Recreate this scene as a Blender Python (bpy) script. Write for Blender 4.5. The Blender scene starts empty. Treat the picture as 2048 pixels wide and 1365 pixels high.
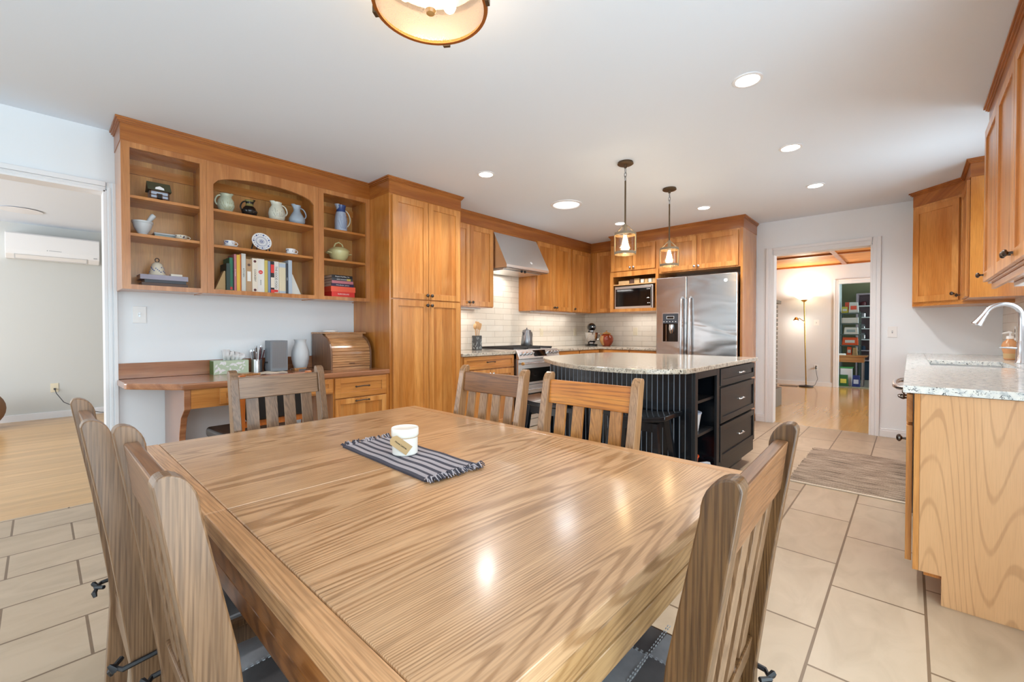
import bpy, bmesh, math, random
from mathutils import Matrix, Vector
random.seed(7)
PI = math.pi
S = bpy.context.scene
COL = S.collection
# ------------------------------------------------------------ camera
cam_d = bpy.data.cameras.new('camera'); cam = bpy.data.objects.new('camera', cam_d); COL.objects.link(cam)
FPX = 867.0
cam_d.sensor_width = 36.0; cam_d.lens = FPX / 2048 * 36.0
cam_d.shift_y = -8.0 / 2048; cam_d.clip_start = 0.02
cam.location = (0, 0, 1.12)
cam.rotation_euler = (math.radians(90 - 0.8), 0, math.radians(42.56))
S.camera = cam
# ------------------------------------------------------------ world, exposure
w = bpy.data.worlds.new('sky'); S.world = w; w.use_nodes = True
w.node_tree.nodes['Background'].inputs[0].default_value = (0.80, 0.90, 1.0, 1)
w.node_tree.nodes['Background'].inputs[1].default_value = 1.2
S.view_settings.view_transform = 'Standard'; S.view_settings.look = 'None'
S.view_settings.gamma = 1; S.view_settings.use_curve_mapping = False
S.view_settings.exposure = 0.15
# ------------------------------------------------------------ lights
def light(name, kind, loc, power, color=(1, 1, 1), size=0.1, size_y=None, rot=(0, 0, 0), spot=None, shape=None):
    d = bpy.data.lights.new(name, kind); d.energy = power; d.color = color
    if kind == 'AREA':
        d.shape = shape or ('RECTANGLE' if size_y else 'DISK'); d.size = size
        if size_y: d.size_y = size_y
    elif kind == 'SPOT':
        d.shadow_soft_size = size; d.spot_size = math.radians(spot or 120); d.spot_blend = 0.7
    else: d.shadow_soft_size = size
    o = bpy.data.objects.new(name, d); COL.objects.link(o); o.location = loc; o.rotation_euler = rot
    return o
CH = 2.45            # ceiling height
DAY = (0.86, 0.93, 1.0); WARM = (1.0, 0.80, 0.56); CAN = (1.0, 0.97, 0.94)
# daylight outside the openings; patio, living and den lamps are added fill
light('daylight_patio', 'AREA', (-1.9, -2.95, 1.15), 50, DAY, 2.2, 2.0, rot=(PI/2, 0, 0))  # added fill from behind the camera, where no window is known
light('daylight_side_door', 'AREA', (0.95, 0.35, 1.1), 88, DAY, 2.0, 2.9, rot=(0, PI/2, 0))
light('daylight_sink_window', 'AREA', (0.95, 4.33, 1.6), 24, DAY, 0.9, 0.9, rot=(0, PI/2, 0))
light('daylight_living', 'AREA', (-6.2, -3.3, 1.4), 118, (0.95, 0.97, 1.0), 2.4, 1.8, rot=(PI/2, 0, 0))  # added fill from an assumed, unseen living room window
light('daylight_den', 'AREA', (2.35, 8.6, 1.5), 225, (0.94, 0.98, 1.0), 2.2, 1.3, rot=(0, PI/2, 0))  # added fill to brighten the den
light('daylight_pantry', 'AREA', (1.35, 12.0, 1.5), 34, (0.8, 0.95, 1.0), 0.8, 1.2, rot=(0, PI/2, 0))
CANS = [(-2.66, 2.57), (-0.646, 2.545), (-0.65, 3.69), (-0.65, 4.80), (-1.65, 4.85), (-2.65, 4.86)]
for i, (x, y) in enumerate(CANS):
    light('recessed_bulb', 'SPOT', (x, y, CH - 0.03), 41, CAN, 0.05, spot=150)
light('recessed_bulb', 'SPOT', (-0.9, -1.2, CH - 0.03), 38, CAN, 0.05, spot=150)
light('solar_tube_glow', 'AREA', (-2.67, 3.75, CH - 0.06), 5, DAY, 0.22)
light('under_cabinet_strip', 'AREA', (-3.78, 3.22, 1.372), 1.3, CAN, 0.6, 0.06, rot=(0, 0, PI/2)); light('under_cabinet_strip', 'AREA', (-3.78, 5.0, 1.372), 1.8, CAN, 1.0, 0.06, rot=(0, 0, PI/2)); light('under_cabinet_strip', 'AREA', (-2.78, 5.85, 1.372), 1.3, CAN, 0.6, 0.06)  # added fill lamps that brighten the backsplash tiles
light('hood_lamp', 'AREA', (-3.70, 4.0, 1.828), 2.5, CAN, 0.3, 0.1)
PEND = [(-1.665, 3.135), (-1.665, 3.985)]
# ------------------------------------------------------------ node material helpers
MATS = {}
def newmat(name):
    m = bpy.data.materials.new(name); m.use_nodes = True; nt = m.node_tree
    b = nt.nodes['Principled BSDF']; MATS[name] = m
    return m, nt, b
def srgb(r, g, b):
    f = lambda c: (c/255/12.92) if c/255 <= 0.04045 else ((c/255 + 0.055)/1.055)**2.4
    return (f(r), f(g), f(b), 1)
def plain(name, rgb, rough=0.5, metal=0.0, coat=0.0, emit=None, es=0, bump=0, bscale=200, var=0.0, vscale=6, spec=0.5):
    m, nt, b = newmat(name)
    b.inputs['Base Color'].default_value = srgb(*rgb); b.inputs['Roughness'].default_value = rough
    b.inputs['Metallic'].default_value = metal; b.inputs['Coat Weight'].default_value = coat
    b.inputs['Specular IOR Level'].default_value = spec
    if emit: b.inputs['Emission Color'].default_value = srgb(*emit); b.inputs['Emission Strength'].default_value = es
    N = nt.nodes; L = nt.links
    if bump or var:
        tc = N.new('ShaderNodeTexCoord')
        nz = N.new('ShaderNodeTexNoise'); nz.inputs['Scale'].default_value = bscale if bump else vscale
        nz.inputs['Detail'].default_value = 4; L.new(tc.outputs['Object'], nz.inputs['Vector'])
        if bump:
            bp = N.new('ShaderNodeBump'); bp.inputs['Strength'].default_value = bump; bp.inputs['Distance'].default_value = 0.002
            L.new(nz.outputs['Fac'], bp.inputs['Height']); L.new(bp.outputs[0], b.inputs['Normal'])
        if var:
            n2 = N.new('ShaderNodeTexNoise'); n2.inputs['Scale'].default_value = vscale; n2.inputs['Detail'].default_value = 5
            L.new(tc.outputs['Object'], n2.inputs['Vector'])
            mx = N.new('ShaderNodeMixRGB'); c = srgb(*rgb)
            mx.inputs[1].default_value = tuple(v*(1-var) for v in c[:3]) + (1,); mx.inputs[2].default_value = tuple(min(1, v*(1+var)) for v in c[:3]) + (1,)
            L.new(n2.outputs['Fac'], mx.inputs[0]); L.new(mx.outputs[0], b.inputs['Base Color'])
    return m
def math_(nt, op, a, b=None):
    n = nt.nodes.new('ShaderNodeMath'); n.operation = op
    for i, v in enumerate((a, b)):
        if v is None: continue
        if isinstance(v, (int, float)): n.inputs[i].default_value = v
        else: nt.links.new(v, n.inputs[i])
    return n.outputs[0]
def ramp(nt, fac, stops):
    r = nt.nodes.new('ShaderNodeValToRGB'); e = r.color_ramp.elements
    while len(e) < len(stops): e.new(0.5)
    for i, (p, c) in enumerate(stops): e[i].position = p; e[i].color = c
    nt.links.new(fac, r.inputs[0]); return r.outputs[0]
def wood(name, light_c, dark_c, axis='z', across=14, rough=0.32, coat=0.25, strip=0, sv=0.25, grain=0.5, fine=0.12, swirl=0.0, seed=0.0):
    """procedural wood: noise stretched along the grain axis, optional glued-up strips and cathedral figure"""
    m, nt, b = newmat(name); N = nt.nodes; L = nt.links
    tc = N.new('ShaderNodeTexCoord'); sp = N.new('ShaderNodeSeparateXYZ'); L.new(tc.outputs['Object'], sp.inputs[0])
    X, Y, Z = sp.outputs
    if axis == 'z': al, ac = Z, math_(nt, 'ADD', X, Y); dp = math_(nt, 'SUBTRACT', X, Y)
    elif axis == 'y': al, ac, dp = Y, X, Z
    else: al, ac, dp = X, Y, Z
    if axis != 'z': ac = math_(nt, 'ADD', ac, math_(nt, 'MULTIPLY', dp, 1.0))
    if strip:
        idx = math_(nt, 'FLOOR', math_(nt, 'DIVIDE', math_(nt, 'ADD', ac, 40.013 + seed), strip))
        wn = N.new('ShaderNodeTexWhiteNoise'); wn.noise_dimensions = '1D'; L.new(idx, wn.inputs['W'])
        al2 = math_(nt, 'ADD', al, math_(nt, 'MULTIPLY', wn.outputs['Value'], 9.0))
    else: al2 = al
    cb = N.new('ShaderNodeCombineXYZ')
    L.new(math_(nt, 'MULTIPLY', ac, across), cb.inputs[0]); L.new(al2, cb.inputs[1]); L.new(math_(nt, 'MULTIPLY', dp, 3.0), cb.inputs[2])
    nz = N.new('ShaderNodeTexNoise'); nz.inputs['Scale'].default_value = 1.3; nz.inputs['Detail'].default_value = 6
    nz.inputs['Distortion'].default_value = 0.7; L.new(cb.outputs[0], nz.inputs['Vector'])
    mid = tuple((a+c)/2 for a, c in zip(srgb(*light_c), srgb(*dark_c)))
    col = ramp(nt, nz.outputs['Fac'], [(0.5-grain*0.4, srgb(*dark_c)), (0.52, mid), (0.5+grain*0.35, srgb(*light_c))])
    hgt = nz.outputs['Fac']
    if swirl:
        per, D, na, nl, st = swirl[:5]; thin = swirl[5] if len(swirl) > 5 else 1.0
        cw = N.new('ShaderNodeCombineXYZ')
        L.new(math_(nt, 'MULTIPLY', ac, na), cw.inputs[0]); L.new(math_(nt, 'MULTIPLY', al2, nl), cw.inputs[1]); L.new(math_(nt, 'MULTIPLY', dp, na*.3), cw.inputs[2])
        nw = N.new('ShaderNodeTexNoise'); nw.inputs['Scale'].default_value = 1; nw.inputs['Detail'].default_value = 2; nw.inputs['Roughness'].default_value = 0.25
        L.new(cw.outputs[0], nw.inputs['Vector'])
        ph = math_(nt, 'ADD', math_(nt, 'MULTIPLY', ac, 2*PI/per), math_(nt, 'MULTIPLY', nw.outputs['Fac'], D))
        sn = math_(nt, 'ADD', math_(nt, 'MULTIPLY', math_(nt, 'SINE', ph), 0.5), 0.5)
        mk = N.new('ShaderNodeTexNoise'); mk.inputs['Scale'].default_value = 1; mk.inputs['Detail'].default_value = 4
        ck = N.new('ShaderNodeCombineXYZ'); L.new(math_(nt, 'MULTIPLY', ac, na*4), ck.inputs[0]); L.new(math_(nt, 'MULTIPLY', al2, nl*4+6), ck.inputs[1]); L.new(ck.outputs[0], mk.inputs['Vector'])
        sn2 = math_(nt, 'ADD', sn, math_(nt, 'MULTIPLY', math_(nt, 'SUBTRACT', mk.outputs['Fac'], 0.5), 1.5*thin))
        f = ramp(nt, sn2, [(0.05*thin, (1-.42*st, 1-.50*st, 1-.60*st, 1)), (0.45*thin, (0.97, 0.97, 0.97, 1)), (0.8*thin, (1, 1, 1, 1))])
        mm = N.new('ShaderNodeMixRGB'); mm.blend_type = 'MULTIPLY'; mm.inputs[0].default_value = 1
        L.new(col, mm.inputs[1]); L.new(f, mm.inputs[2]); col = mm.outputs[0]
    # fine pores
    c2 = N.new('ShaderNodeCombineXYZ')
    L.new(math_(nt, 'MULTIPLY', ac, 320), c2.inputs[0]); L.new(math_(nt, 'MULTIPLY', al2, 9), c2.inputs[1]); L.new(math_(nt, 'MULTIPLY', dp, 120), c2.inputs[2])
    n2 = N.new('ShaderNodeTexNoise'); n2.inputs['Scale'].default_value = 1; n2.inputs['Detail'].default_value = 2; L.new(c2.outputs[0], n2.inputs['Vector'])
    f2 = ramp(nt, n2.outputs['Fac'], [(0.38, (1-fine*3, 1-fine*3.2, 1-fine*3.5, 1)), (0.55, (1, 1, 1, 1))])
    m2 = N.new('ShaderNodeMixRGB'); m2.blend_type = 'MULTIPLY'; m2.inputs[0].default_value = 1
    L.new(col, m2.inputs[1]); L.new(f2, m2.inputs[2]); col = m2.outputs[0]
    if strip:
        rr = ramp(nt, wn.outputs['Value'], [(0, (1-sv, 1-sv*1.15, 1-sv*1.4, 1)), (1, (1+sv*.35, 1+sv*.3, 1+sv*.2, 1))])
        m3 = N.new('ShaderNodeMixRGB'); m3.blend_type = 'MULTIPLY'; m3.inputs[0].default_value = 1
        L.new(col, m3.inputs[1]); L.new(rr, m3.inputs[2]); col = m3.outputs[0]
    L.new(col, b.inputs['Base Color'])
    bp = N.new('ShaderNodeBump'); bp.inputs['Strength'].default_value = 0.0 if name.startswith('floor') else 0.12; bp.inputs['Distance'].default_value = 0.001
    L.new(n2.outputs['Fac'], bp.inputs['Height']); L.new(bp.outputs[0], b.inputs['Normal'])
    b.inputs['Roughness'].default_value = rough; b.inputs['Coat Weight'].default_value = coat; b.inputs['Coat Roughness'].default_value = 0.15
    return m
def tiles(name, tw, th, c1, c2, mortar, msize, offs, ox, oy, ux='x', uy='y', rough=0.35, bias=0, veins=0.25, bump=0.3):
    """brick-pattern tiles in world position; ux/uy: the axes along the length and across the rows"""
    m, nt, b = newmat(name); N = nt.nodes; L = nt.links
    g = N.new('ShaderNodeNewGeometry'); sp = N.new('ShaderNodeSeparateXYZ'); L.new(g.outputs['Position'], sp.inputs[0])
    A = {'x': sp.outputs[0], 'y': sp.outputs[1], 'z': sp.outputs[2]}
    A['xy'] = math_(nt, 'ADD', A['x'], A['y'])
    cb = N.new('ShaderNodeCombineXYZ')
    L.new(math_(nt, 'SUBTRACT', A[ux], ox), cb.inputs[0]); L.new(math_(nt, 'SUBTRACT', A[uy], oy), cb.inputs[1])
    br = N.new('ShaderNodeTexBrick'); L.new(cb.outputs[0], br.inputs['Vector'])
    br.inputs['Scale'].default_value = 1; br.inputs['Brick Width'].default_value = tw; br.inputs['Row Height'].default_value = th
    br.inputs['Mortar Size'].default_value = msize; br.inputs['Mortar Smooth'].default_value = 0.1; br.inputs['Bias'].default_value = bias
    br.offset = offs; br.offset_frequency = 2
    br.inputs['Color1'].default_value = srgb(*c1); br.inputs['Color2'].default_value = srgb(*c2); br.inputs['Mortar'].default_value = srgb(*mortar)
    nz = N.new('ShaderNodeTexNoise'); nz.inputs['Scale'].default_value = 5; nz.inputs['Detail'].default_value = 8; nz.inputs['Distortion'].default_value = 1.2
    mp = N.new('ShaderNodeMapping'); mp.inputs['Scale'].default_value = (1.6, 0.7, 1); L.new(g.outputs['Position'], mp.inputs[0]); L.new(mp.outputs[0], nz.inputs['Vector'])
    v = ramp(nt, nz.outputs['Fac'], [(0.3, (1-veins, 1-veins*1.1, 1-veins*1.3, 1)), (0.6, (1.02, 1.02, 1.02, 1))])
    mx = N.new('ShaderNodeMixRGB'); mx.blend_type = 'MULTIPLY'; mx.inputs[0].default_value = 1
    L.new(br.outputs['Color'], mx.inputs[1]); L.new(v, mx.inputs[2]); L.new(mx.outputs[0], b.inputs['Base Color'])
    bp = N.new('ShaderNodeBump'); bp.inputs['Strength'].default_value = bump; bp.inputs['Distance'].default_value = 0.003; bp.invert = True
    L.new(br.outputs['Fac'], bp.inputs['Height']); L.new(bp.outputs[0], b.inputs['Normal'])
    b.inputs['Roughness'].default_value = rough
    return m
def granite(name, base, grey, dark):
    m, nt, b = newmat(name); N = nt.nodes; L = nt.links
    g = N.new('ShaderNodeNewGeometry')
    n1 = N.new('ShaderNodeTexNoise'); n1.inputs['Scale'].default_value = 38; n1.inputs['Detail'].default_value = 5; L.new(g.outputs['Position'], n1.inputs['Vector'])
    c = ramp(nt, n1.outputs['Fac'], [(0.36, srgb(*grey)), (0.46, srgb(*base)), (0.62, srgb(min(255, base[0]+12), min(255, base[1]+10), min(255, base[2]+6)))])
    v = N.new('ShaderNodeTexNoise'); v.inputs['Scale'].default_value = 95; v.inputs['Detail'].default_value = 3; v.inputs['Distortion'].default_value = 1.5; L.new(g.outputs['Position'], v.inputs['Vector'])
    d = ramp(nt, v.outputs['Fac'], [(0.365, srgb(*dark)), (0.405, (1, 1, 1, 1))])
    mx = N.new('ShaderNodeMixRGB'); mx.blend_type = 'MULTIPLY'; mx.inputs[0].default_value = 1
    L.new(c, mx.inputs[1]); L.new(d, mx.inputs[2]); L.new(mx.outputs[0], b.inputs['Base Color'])
    b.inputs['Roughness'].default_value = 0.12
    return m
def glassy(name, rgb=(255, 255, 255), mixg=0.12, rough=0.02, bump=0.0, tint=1.0):
    """thin clear glass: lets light straight through with a surface sheen"""
    m = bpy.data.materials.new(name); m.use_nodes = True; nt = m.node_tree; N = nt.nodes; L = nt.links; MATS[name] = m
    N.remove(N['Principled BSDF']); out = N['Material Output']
    t = N.new('ShaderNodeBsdfTransparent'); t.inputs[0].default_value = srgb(*rgb)
    gl = N.new('ShaderNodeBsdfGlossy'); gl.inputs['Roughness'].default_value = rough
    mx = N.new('ShaderNodeMixShader'); mx.inputs[0].default_value = mixg
    L.new(t.outputs[0], mx.inputs[1]); L.new(gl.outputs[0], mx.inputs[2]); L.new(mx.outputs[0], out.inputs[0])
    if bump:
        tc = N.new('ShaderNodeTexCoord'); v = N.new('ShaderNodeTexVoronoi'); v.inputs['Scale'].default_value = bump; L.new(tc.outputs['Object'], v.inputs['Vector'])
        bp = N.new('ShaderNodeBump'); bp.inputs['Strength'].default_value = 0.25; bp.inputs['Distance'].default_value = 0.002
        L.new(v.outputs['Distance'], bp.inputs['Height']); L.new(bp.outputs[0], gl.inputs['Normal'])
        f = ramp(nt, v.outputs['Distance'], [(0.10, (0.75, 0.75, 0.75, 1)), (0.22, (mixg, mixg, mixg, 1))]); L.new(f, mx.inputs[0])
    return m
# ------------------------------------------------------------ materials
CHL, CHD = (222, 158, 88), (186, 114, 46)
wood('cherry_panel', CHL, CHD, 'z', 9, strip=0.062, sv=0.26, grain=0.55, fine=0.05)
wood('cherry_up', CHL, CHD, 'z', 16, grain=0.5, fine=0.05)
wood('cherry_y', (212, 146, 76), (180, 110, 46), 'y', 16, grain=0.5, fine=0.05)
wood('cherry_x', (218, 152, 80), (186, 114, 48), 'x', 16, grain=0.5, fine=0.05)
wood('crown_y', (180, 110, 46), (148, 80, 26), 'y', 14, grain=0.5, fine=0.05)
wood('crown_x', (180, 110, 46), (148, 80, 26), 'x', 14, grain=0.5, fine=0.05)
wood('cherry_frame', (204, 140, 82), (172, 106, 54), 'z', 16, grain=0.5, fine=0.05)
wood('chair_warm', (186, 144, 104), (156, 114, 76), 'z', 12, grain=0.8, fine=0.10, swirl=(.009, 190, 9, .7, .6), rough=0.33, coat=0.25)  # chair oak lightened: light on the far-side chairs put into the colour
wood('brown_rail', (158, 104, 52), (124, 76, 34), 'x', 12, grain=0.8, fine=0.10, swirl=(.009, 190, 9, .7, .6), rough=0.45, coat=0.05)
wood('cherry_inside', (220, 168, 102), (188, 130, 68), 'z', 8, strip=0.12, sv=0.16, grain=0.6, fine=0.05)
wood('cherry_end', (212, 142, 68), (184, 112, 46), 'z', 6, strip=0.16, sv=0.06, grain=0.5, fine=0.05, rough=0.25, coat=0.5)
wood('birch_end', (224, 176, 128), (212, 160, 110), 'z', 3, grain=0.8, fine=0.02, swirl=(.04, 330, 2.6, .26, .42, .22), rough=0.35)
wood('desk_wood', (182, 124, 86), (146, 92, 58), 'y', 12, grain=0.5, fine=0.06, rough=0.22, coat=0.5)
wood('oak_top', (208, 168, 128), (190, 148, 108), 'y', 14, strip=0.155, sv=0.07, grain=0.8, fine=0.07, swirl=(.012, 400, 4.5, .28, .85), rough=0.30, coat=0.35)
wood('oak_top_x', (210, 162, 116), (188, 138, 92), 'x', 22, grain=0.8, fine=0.08, swirl=(.012, 90, 8, .8, .5), rough=0.33, coat=0.3)
wood('oak_edge_x', (164, 104, 50), (118, 70, 30), 'x', 12, grain=0.8, fine=0.06, swirl=(.02, 230, 6, .9, .9), rough=0.3, coat=0.35)  # edge oak darkened: shade on the table's long sides put into the colour
wood('oak_edge_y', (196, 156, 108), (160, 118, 74), 'y', 12, grain=0.8, fine=0.06, swirl=(.02, 230, 6, .9, .6), rough=0.3, coat=0.35)  # edge oak lightened: side daylight on the table ends put into the colour
wood('chair_oak', (146, 112, 82), (108, 78, 52), 'z', 12, grain=0.8, fine=0.10, swirl=(.009, 190, 9, .7, .6), rough=0.33, coat=0.25)
wood('chair_rail', (150, 104, 66), (118, 76, 44), 'x', 12, grain=0.8, fine=0.10, swirl=(.009, 190, 9, .7, .6), rough=0.33, coat=0.3)
wood('chair_dark', (122, 86, 50), (84, 56, 28), 'z', 12, grain=0.8, fine=0.12, swirl=(.010, 150, 9, .7, .9), rough=0.36, coat=0.1)  # chair oak darkened: shade on the right foreground chair put into the colour
wood('chair_rail_grey', (168, 135, 104), (138, 104, 76), 'x', 12, grain=0.8, fine=0.10, swirl=(.009, 190, 9, .7, .5), rough=0.33, coat=0.3)  # rail oak lightened: reflected daylight painted into the colour
wood('orange_rail', (222, 150, 58), (190, 108, 30), 'x', 10, grain=0.8, fine=0.05, swirl=(.03, 100, 5, .9, .8), rough=0.42, coat=0.08)  # rail oak turned orange: warm light painted into the colour
wood('orange_oak', (204, 144, 78), (176, 116, 58), 'z', 12, grain=0.8, fine=0.10, swirl=(.009, 190, 9, .7, .6), rough=0.33, coat=0.25)  # on the chair slats this orange is painted warm light
wood('orange_frame', (206, 118, 44), (176, 90, 28), 'z', 14, grain=0.5, fine=0.05)
wood('roll_oak', (220, 168, 116), (168, 116, 74), 'y', 26, grain=0.8, fine=0.12, rough=0.35)
wood('roll_oak_side', (150, 108, 78), (108, 74, 50), 'z', 22, grain=0.8, fine=0.12, rough=0.35)
wood('floor_wood', (226, 184, 128), (206, 160, 104), 'y', 18, strip=0.083, sv=0.16, grain=0.6, fine=0.05, rough=0.28, coat=0.2)
wood('floor_wood_far', (226, 180, 106), (210, 160, 86), 'y', 14, strip=0.083, sv=0.12, grain=0.6, fine=0.0, rough=0.16, coat=0.5)
wood('ceiling_wood', (228, 160, 86), (206, 132, 62), 'x', 6, grain=0.5, fine=0.02, rough=0.5, coat=0)
wood('beam_wood', (176, 104, 46), (146, 78, 30), 'x', 8, grain=0.5, fine=0.04)
wood('pale_wood', (222, 180, 128), (196, 150, 100), 'z', 14, grain=0.6, fine=0.06, rough=0.5, coat=0)
wood('desk_leaf', (188, 140, 84), (160, 110, 60), 'x', 14, grain=0.5, fine=0.06, rough=0.4)
tiles('floor_tile', 0.616, 0.3045, (190, 170, 146), (182, 161, 136), (118, 96, 74), 0.0048, 0.373, 3.193, -0.248, 'y', 'x', rough=0.38, veins=0.14)
tiles('splash_left', 0.31, 0.0745, (238, 230, 216), (232, 222, 206), (196, 184, 164), 0.0022, 0.5, 0.07, 0.893, 'y', 'z', rough=0.18, veins=0.03, bump=0.4)
tiles('splash_back', 0.31, 0.0745, (238, 230, 216), (232, 222, 206), (196, 184, 164), 0.0022, 0.5, 0.02, 0.893, 'x', 'z', rough=0.18, veins=0.03, bump=0.4)
tiles('red_brick', 0.2, 0.066, (120, 84, 62), (150, 120, 96), (200, 190, 176), 0.008, 0.5, 0, 0, 'xy', 'z', rough=0.8, veins=0.3)
granite('granite_warm', (192, 182, 167), (158, 147, 131), (70, 64, 62))
granite('granite_cool', (222, 222, 218), (182, 186, 186), (82, 86, 92))
plain('wall_paint', (238, 243, 248), 0.75, bump=0.05, bscale=400)
plain('ceiling_paint', (228, 236, 246), 0.8, bump=0.05, bscale=300)
plain('living_paint', (208, 210, 207), 0.8)
plain('white_trim', (236, 237, 240), 0.4)
plain('far_room_paint', (222, 226, 232), 0.8)
plain('pantry_paint', (196, 208, 206), 0.8)
plain('olive_paint', (150, 146, 112), 0.8)
plain('white_plastic', (240, 240, 240), 0.35)
plain('cream_plastic', (232, 222, 196), 0.35)
plain('steel', (224, 224, 224), 0.34, metal=1.0)
plain('steel_dark', (150, 152, 156), 0.3, metal=1.0)
fm, nt, b = newmat('fridge_steel'); N = nt.nodes; L = nt.links
b.inputs['Base Color'].default_value = srgb(200, 200, 201); b.inputs['Metallic'].default_value = 1; b.inputs['Roughness'].default_value = .22
tc = N.new('ShaderNodeTexCoord'); mp = N.new('ShaderNodeMapping'); mp.inputs['Scale'].default_value = (1.2, 1, 3.2); L.new(tc.outputs['Object'], mp.inputs[0])
nz = N.new('ShaderNodeTexNoise'); nz.inputs['Scale'].default_value = 1.6; nz.inputs['Detail'].default_value = 1; nz.inputs['Distortion'].default_value = .8; L.new(mp.outputs[0], nz.inputs['Vector'])
bp = N.new('ShaderNodeBump'); bp.inputs['Strength'].default_value = .35; bp.inputs['Distance'].default_value = .03; L.new(nz.outputs['Fac'], bp.inputs['Height']); L.new(bp.outputs[0], b.inputs['Normal'])
plain('chrome', (225, 225, 228), 0.1, metal=1.0)
plain('bright_nickel', (205, 205, 208), 0.25, metal=1.0)
plain('pewter', (92, 84, 78), 0.28, metal=1.0)
plain('bronze', (96, 78, 58), 0.45, metal=0.7)
plain('brass', (190, 150, 80), 0.25, metal=1.0)
plain('amber_ring', (160, 92, 36), 0.35, metal=0.3)
plain('black_gloss', (8, 9, 11), 0.06)
plain('oven_glass', (12, 12, 12), 0.04)
plain('black_plastic', (22, 22, 24), 0.4)
plain('cast_iron', (44, 42, 42), 0.5)
plain('island_paint', (14, 17, 22), 0.2, coat=0.2)
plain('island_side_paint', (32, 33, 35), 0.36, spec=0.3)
plain('groove_edge', (150, 160, 172), 0.25)
plain('black_leather', (16, 16, 18), 0.35, bump=0.3, bscale=150)
plain('grey_fabric', (128, 130, 134), 0.5, bump=0.4, bscale=60, var=0.30, vscale=11)
gm = MATS['grey_fabric']; nt = gm.node_tree; N = nt.nodes; L = nt.links; b = N['Principled BSDF']
tc = N.new('ShaderNodeTexCoord'); ck = N.new('ShaderNodeTexChecker'); ck.inputs['Scale'].default_value = 1/.128; ck.inputs[1].default_value = srgb(178, 182, 187); ck.inputs[2].default_value = srgb(112, 110, 111)
mp = N.new('ShaderNodeMapping'); mp.inputs['Location'].default_value = (.0645, .052, -.3); L.new(tc.outputs['Object'], mp.inputs[0]); L.new(mp.outputs[0], ck.inputs[0])
nz = N.new('ShaderNodeTexNoise'); nz.inputs['Scale'].default_value = 14; nz.inputs['Detail'].default_value = 5; L.new(tc.outputs['Object'], nz.inputs['Vector'])
mx = N.new('ShaderNodeMixRGB'); mx.blend_type = 'MULTIPLY'; mx.inputs[0].default_value = 1; L.new(ck.outputs[0], mx.inputs[1]); L.new(ramp(nt, nz.outputs['Fac'], [(.35, (.72, .72, .74, 1)), (.6, (1, 1, 1, 1))]), mx.inputs[2]); L.new(mx.outputs[0], b.inputs['Base Color'])
plain('stitch', (200, 205, 210), 0.7)
plain('strap_black', (24, 24, 28), 0.5)
plain('can_glow', (255, 255, 255), 0.5, emit=(255, 247, 235), es=14)
plain('solar_glow', (255, 255, 255), 0.5, emit=(250, 250, 250), es=1.6)
plain('bulb_glow', (255, 220, 160), 0.5, emit=(255, 222, 170), es=60)
plain('bulb_soft', (255, 232, 200), 0.5, emit=(255, 228, 190), es=14)
plain('bowl_glow', (255, 240, 215), 0.5, emit=(255, 226, 176), es=4)
plain('lens_amber', (236, 214, 196), 0.4, emit=(255, 226, 200), es=0.35, var=0.2, vscale=60)
glassy('window_glass', (245, 250, 250), 0.06)
glassy('seeded_glass', (255, 244, 226), 0.2, 0.08, bump=150)
glassy('clear_glass', (235, 245, 245), 0.2, 0.03)
glassy('frost_glass', (255, 242, 230), 0.25, 0.3, bump=150)
for nm, c, r in [('celadon', (196, 204, 182), .25), ('olive_glaze', (140, 128, 78), .2), ('dark_glaze', (34, 30, 28), .12), ('cream_glaze', (214, 212, 196), .25),
                 ('blue_grey_glaze', (160, 172, 186), .25), ('cobalt', (50, 74, 130), .2), ('pale_blue', (176, 188, 208), .25), ('yellow_glaze', (206, 202, 150), .25),
                 ('porcelain', (238, 238, 240), .15), ('ivory', (226, 218, 200), .4), ('china_blue', (70, 90, 150), .3), ('teal_mix', (150, 172, 176), .3),
                 ('leaf_green', (190, 206, 182), .6), ('leaf_dark', (98, 122, 70), .6), ('tissue', (240, 240, 242), .9), ('speaker_grey', (128, 134, 142), .5),
                 ('vase_grey', (204, 208, 212), .35), ('crock_dark', (70, 74, 76), .5), ('crock_light', (176, 182, 182), .5), ('copper_red', (140, 56, 30), .15),
                 ('copper_tan', (186, 140, 84), .15), ('orange_plastic', (240, 92, 40), .35), ('rope_red', (200, 50, 40), .8), ('rope_blue', (60, 50, 140), .8),
                 ('paper', (226, 214, 196), .9), ('kraft', (196, 164, 118), .8), ('candle_white', (240, 238, 230), .3), ('ink', (40, 36, 36), .7), ('white_ink', (240, 240, 240), .7),
                 ('red_box', (226, 58, 52), .5), ('coral_box', (240, 96, 70), .5), ('timber_brown', (96, 64, 44), .7), ('roof_moss', (84, 84, 62), .8), ('soap_tan', (206, 150, 104), .2),
                 ('runner_dark', (66, 64, 74), .95), ('runner_light', (172, 164, 168), .95), ('rug_base', (178, 158, 138), .95), ('rug_dark', (84, 74, 66), .95),
                 ('tub_white', (226, 228, 232), .35), ('tub_green', (80, 170, 100), .35), ('bag_green', (40, 92, 48), .5), ('bag_blue', (24, 44, 110), .5), ('bag_orange', (228, 92, 40), .5),
                 ('bag_yellow', (206, 196, 80), .5), ('box_white', (222, 224, 220), .5), ('navy_cloth', (30, 50, 70), .8), ('mauve_wall', (170, 152, 156), .8), ('rack_green', (86, 104, 100), .4),
                 ('stone_grey', (120, 112, 102), .8), ('aged_tan_metal', (126, 112, 92), .6), ('pouf_brown', (140, 104, 76), .8), ('grass_rug', (140, 142, 120), .9)]:
    plain(nm, c, r)
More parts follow.
